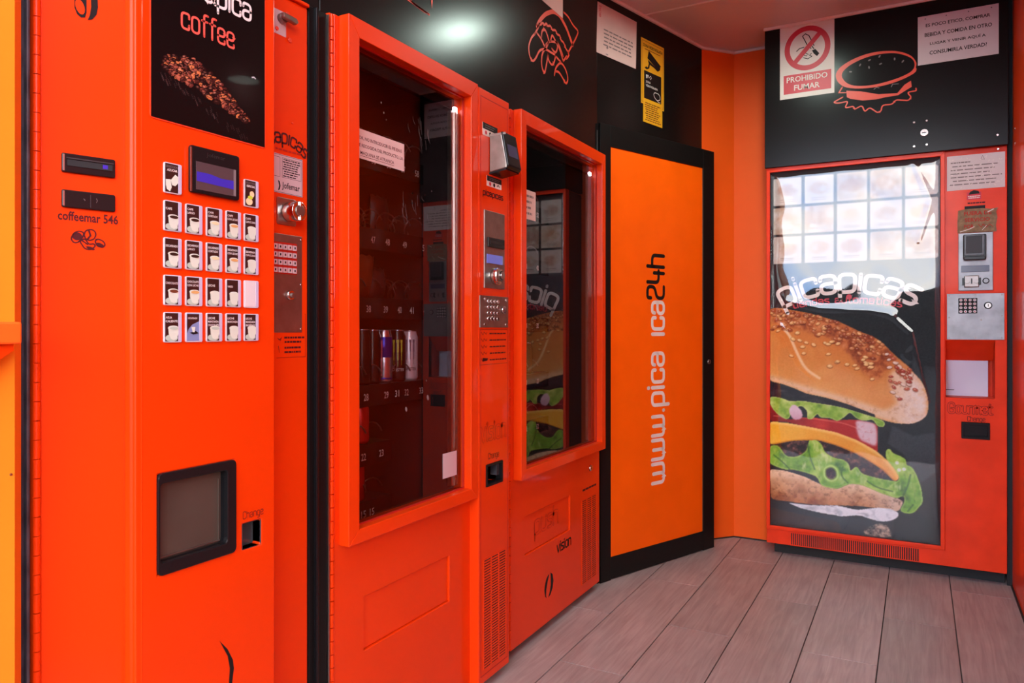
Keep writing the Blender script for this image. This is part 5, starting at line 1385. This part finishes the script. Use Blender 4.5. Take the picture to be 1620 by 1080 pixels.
MB(FG).prism([(.168, 1.357), (.246, 1.357), (.242, 1.371), (.172, 1.371)], .026, .034).build('reader_lip', 'black_plastic', rd, bevel=.002)
MB(FG).box(.1595, .2602, 1.307, 1.334, .004, .0065).build('price_display', 'lcd_dark', pl, bevel=.001)
cn = MB(FG).box(.170, .223, 1.2425, 1.292, .004, .014).build('coin_slot', 'steel_dull', pl, bevel=.003)
for k in range(3): MB(FG).cyl(.180+k*.0165, 1.267, .0085, .012, .020, 16).build('coin_guide', 'steel_dull', cn)
MB(FG).box(.163, .171, 1.253, 1.282, .004, .016).box(.222, .230, 1.253, 1.282, .004, .016).build('coin_cheek', 'black_plastic', cn)
MB(FG).box(.1945, .1985, 1.257, 1.279, .020, .0206).build('slot_mouth', 'black_ink', cn)
MB(FG).cyl(.248, 1.2686, .0125, .004, .008, 24).build('button_ring', 'black_ink', pl)
MB(FG).cyl(.248, 1.2686, .0085, .008, .010, 20).build('return_button', 'steel_worn', pl)
kp = MB(FG).box(.1074, .3133, 1.0218, 1.2164, 0, .004).build('keypad_plate', 'steel_worn', gm, bevel=.001)
for u, v in ((.1155, 1.0295), (.1155, 1.209), (.2105, 1.0295), (.2105, 1.209), (.305, 1.0295), (.305, 1.209), (.1155, 1.115), (.305, 1.121), (.232, 1.105)):
    MB(FG).cyl(u, v, .0036, .004, .0056, 10, .0026).build('screw', 'steel_dull', kp)
kb = MB(FG).box(.1492, .2176, 1.1325, 1.197, .004, .0048).build('keypad_base', 'black_ink', kp)
kk = MB(FG); kd = MB(FG)
for r_ in range(4):
    for c in range(4):
        u, v = .1585+c*.0166, 1.1405+r_*.0161
        kk.cyl(u, v, .0060, .0048, .0080, 12, .0055); kd.box(u-.0012, u+.0012, v-.0022, v+.0022, .0080, .0083)
kk.build('keypad_keys', 'white_plastic', kb, kind='stuff'); kd.build('key_numerals', 'sign_red', kb, kind='stuff')
kl = MB(FG).cyl(.2558, 1.1652, .0150, .004, .008, 24, .0138).build('key_switch', 'black_ink', kp)
MB(FG).cyl(.2558, 1.1652, .0105, .008, .0095, 20).build('key_core', 'steel', kp)
MB(FG).box(.2545, .2571, 1.160, 1.171, .0095, .010).build('key_slot', 'black_ink', kp)
rc = MB(FG).liner(*REC, -.115, -.001).build('delivery_recess', 'red_paint', gm)
MB(FG).quad((.104, 1.0175, -.003), (.279, 1.0175, -.003), (.279, .931, -.088), (.104, .931, -.088)).build('recess_hood', 'red_paint', gm)
ff = MB(FG).box(.1045, .262, .7765, .9305, -.092, -.086).build('delivery_flap', 'flap_white', gm, bevel=.001)
MB(FG).box(.1045, .137, .800, .8035, -.086, -.080).build('flap_handle', 'grey_seal', ff)
g_ = lambda mb, wt, d: stroke_text(mb, 'Gourmet', 0, 0, .155, .030, d, wt, .2, lambda a, b_: (.1145+a, .7095+b_))
g_(MB(FG), .30, .0005).build('lettering', 'dark_ink', gm)
g_(MB(FG), .19, .0009).build('lettering_fill', 'red_paint', gm)
stroke_text(MB(FG), 'Change', .1825, .6775, .063, .0145, .0006, .13, .24).build('lettering', 'black_ink', gm)
rr = MB(FG).liner(*RT, -.025, -.0005).build('change_cup', 'black_matte', gm)
MB(FG).ring(rrect(*RT, .003), rrect(RT[0]+.009, RT[1]-.009, RT[2]+.009, RT[3]-.012, .003), -.002, .004).build('cup_rim', 'black_plastic', rr, bevel=.001)
MB(FG).box(RT[0]+.009, RT[1]-.009, RT[2]+.014, RT[3]-.013, -.02, -.012).build('cup_flap', 'black_plastic', rr)
MB(FG).cyl(.291, 1.8155, .0055, 0, .004, 12, .0035).build('screw', 'chrome', gm)

# ================================================================== signs, papers, lamp
ns = tag(MB(FGF).box(-.5684, -.3338, 2.138, 2.4745, 0, .0012).build('no_smoking_sign', 'sign_white'), 'white no smoking sign with a red ring, left of the burger drawing', 'sign')
uc, vc = -.449, 2.3605
O_ = [(uc+.099*math.cos(a), vc+.102*math.sin(a)) for a in np.linspace(0, 2*math.pi, 48, endpoint=False)]
I_ = [(uc+.076*math.cos(a), vc+.079*math.sin(a)) for a in np.linspace(0, 2*math.pi, 48, endpoint=False)]
sm_ = MB(FGF)
sm_.stroke(CIG[:3]+CIG[3:], .004, .0015).flat(TIP, .0015).stroke(HAND1, .004, .0015).stroke(HAND2, .003, .0015).stroke([(-.463, 2.345), (-.452, 2.335), (-.444, 2.330)], .003, .0015).stroke([(-.470, 2.338), (-.460, 2.328), (-.450, 2.324)], .003, .0015)
sm_.stroke([(-.433, 2.372), (-.42, 2.352)], .004, .0015)
sm_.build('cigarette_symbol', 'black_ink', ns)
rg = MB(FGF)
for k in range(48):
    k2 = (k+1) % 48
    rg.quad((*O_[k], .0018), (*O_[k2], .0018), (*I_[k2], .0018), (*I_[k], .0018))
rg.stroke([(uc-.058, vc-.064), (uc+.058, vc+.064)], .021, .0019, False, False)
rg.build('prohibition_ring', 'sign_red', ns)
bd_ = MB(FGF).box(-.552, -.347, 2.160, 2.2475, .0012, .0016).build('red_field', 'sign_red', ns)
text_mb(FGF, 'PROHIBIDO', -.5385, -.3625, 2.212, 2.238, .0019, .016).build('lettering', 'sign_white', bd_)
text_mb(FGF, 'FUMAR', -.506, -.395, 2.172, 2.198, .0019, .016).build('lettering', 'sign_white', bd_)
et = tag(MB(FGF).box(-.0018, .2914, 2.2033, 2.4115, 0, .0012).build('paper_notice', 'paper'), 'white paper notice in capital letters at the top right of the black fascia', 'notice')
for k, (s_, a, b_) in enumerate((('ES POCO ETICO, COMPRAR', .028, .262), ('BEBIDA Y COMIDA EN OTRO', .024, .268), ('LUGAR Y VENIR AQUÍ A', .044, .246), ('CONSUMIRLA VERDAD?', .042, .250))):
    v = 2.377-k*.0395
    text_mb(FGF, s_, a, b_, v-.0165, v, .0016, .018).build('lettering', 'black_ink', et)
pn = MB(FGF)
for u in (.026, .104, .185, .266): pn.disc(u, 2.399, .0022, .0016, 8)
pn.build('pin_hole', 'black_ink', et)
p1_ = tag(MB(FC).prism([(-.1215, 2.4385), (.1676, 2.4375), (.1605, 2.227), (-.1305, 2.2245)], 0, .0012).build('paper_notice', 'paper_warm'), 'white paper notice left of the yellow camera sign, above the door', 'notice')
q = bars(MB(FC), -.085, .145, 2.262, 2.342, 5, .0015, .36, .12)
q.flat([(-.062, 2.262), (-.050, 2.270), (-.046, 2.262), (-.056, 2.255)], .0016).flat([(-.065, 2.231), (-.048, 2.231), (-.048, 2.235), (-.065, 2.235)], .0016)
q.build('small_print', 'grey_ink', p1_)
stroke_text(MB(FC), 'pica', 0, 0, .045, .010, .0016, .25, .2, lambda a, b_: (-.100-b_, 2.425-a)).build('lettering', 'sign_red', p1_)
p2_ = tag(MB(FF).prism([(2.20, 2.44), (2.5536, 2.44), (2.5536, 2.2414), (2.376, 2.242), (2.20, 2.243)], 0, .0012).build('paper_notice', 'paper_warm'), 'white paper sheet cut off by the top of the picture, above the fries drawing', 'notice')
cc = tag(MB(FC).box(.2028, .3926, 2.086, 2.382, 0, .0012).build('camera_sign', 'sign_yellow'), 'yellow camera surveillance sign on the black wall above the door', 'sign')
text_mb(FC, 'ZONA VIDEOVIGILADA', .218, .380, 2.346, 2.360, .0016, .03).build('lettering', 'black_ink', cc)
MB(FC).flat(CAM, .0016).flat(CAM2, .0016).build('camera_symbol', 'black_ink', cc)
q = MB(FC).stroke([(.211, 2.094), (.385, 2.094), (.385, 2.372), (.211, 2.372)], .0016, .0015, True); q.stroke([(.232, 2.337), (.36, 2.337)], .003, .0015); q.build('border', 'dark_ink', cc)
c2 = tag(MB(FC).box(.2165, .3755, 2.004, 2.246, .0022, .0032).build('alarm_sign', 'sign_yellow'), 'smaller yellow and black alarm sticker overlapping the camera sign', 'sign')
bb = MB(FC).box(.2232, .3653, 2.112, 2.238, .0032, .0036).build('black_field', 'black_ink', c2)
q = MB(FC).flat([(.238, 2.222), (.248, 2.222), (.2455, 2.205), (.240, 2.205)], .0039).flat([(.250, 2.222), (.258, 2.222), (.256, 2.208), (.252, 2.208)], .0039)
q.stroke([(.275, 2.206), (.283, 2.214), (.275, 2.222), (.267, 2.214)], .002, .0039, True)
q.build('emblem', 'white_ink', bb)
text_mb(FC, 'ZONA', .236, .275, 2.185, 2.195, .0039, .02).build('lettering', 'white_ink', bb)
text_mb(FC, 'VIDEOVIGILADA', .236, .335, 2.168, 2.178, .0039, .02).build('lettering', 'white_ink', bb)
MB(FC).stroke(rnd([(.30, 2.145), (.31, 2.155), (.342, 2.155), (.355, 2.145), (.355, 2.130), (.33, 2.122), (.31, 2.130)], .006, True), .003, .0039, True).stroke([(.33, 2.122), (.345, 2.116), (.355, 2.117)], .003, .0039).build('camera_symbol', 'white_ink', bb)
q = bars(MB(FC), .229, .363, 2.012, 2.098, 9, .0036, .4, .3); q.build('small_print', 'dark_ink', c2)

lp = thing('ceiling_lamp', (-.46, 2.93, ZC-.03), 'round white flush lamp on the ceiling, mirrored in the black fascia', 'lamp')
def ring_lathe(pr, x, y, n=32):
    mb = MB(); L = len(pr)
    for a in range(n):
        for r, z in pr: mb.v.append((x+r*math.cos(2*math.pi*a/n), y+r*math.sin(2*math.pi*a/n), z))
    for a in range(n):
        a2 = (a+1) % n
        for k in range(L-1): mb.f.append((a*L+k, a*L+k+1, a2*L+k+1, a2*L+k)); mb.sm.add(len(mb.f)-1)
    return mb
ring_lathe([(.100, ZC-.0005), (.100, ZC-.022), (.094, ZC-.028), (.084, ZC-.028), (.082, ZC-.012)], -.46, 2.93).build('housing', 'white_plastic', lp)
mb = MB(); mb.v = [(-.46+.084*math.cos(a), 2.93+.084*math.sin(a), ZC-.020) for a in np.linspace(0, 2*math.pi, 32, endpoint=False)]; mb.f = [tuple(reversed(range(32)))]
mb.build('diffuser', 'lamp_glow', lp)
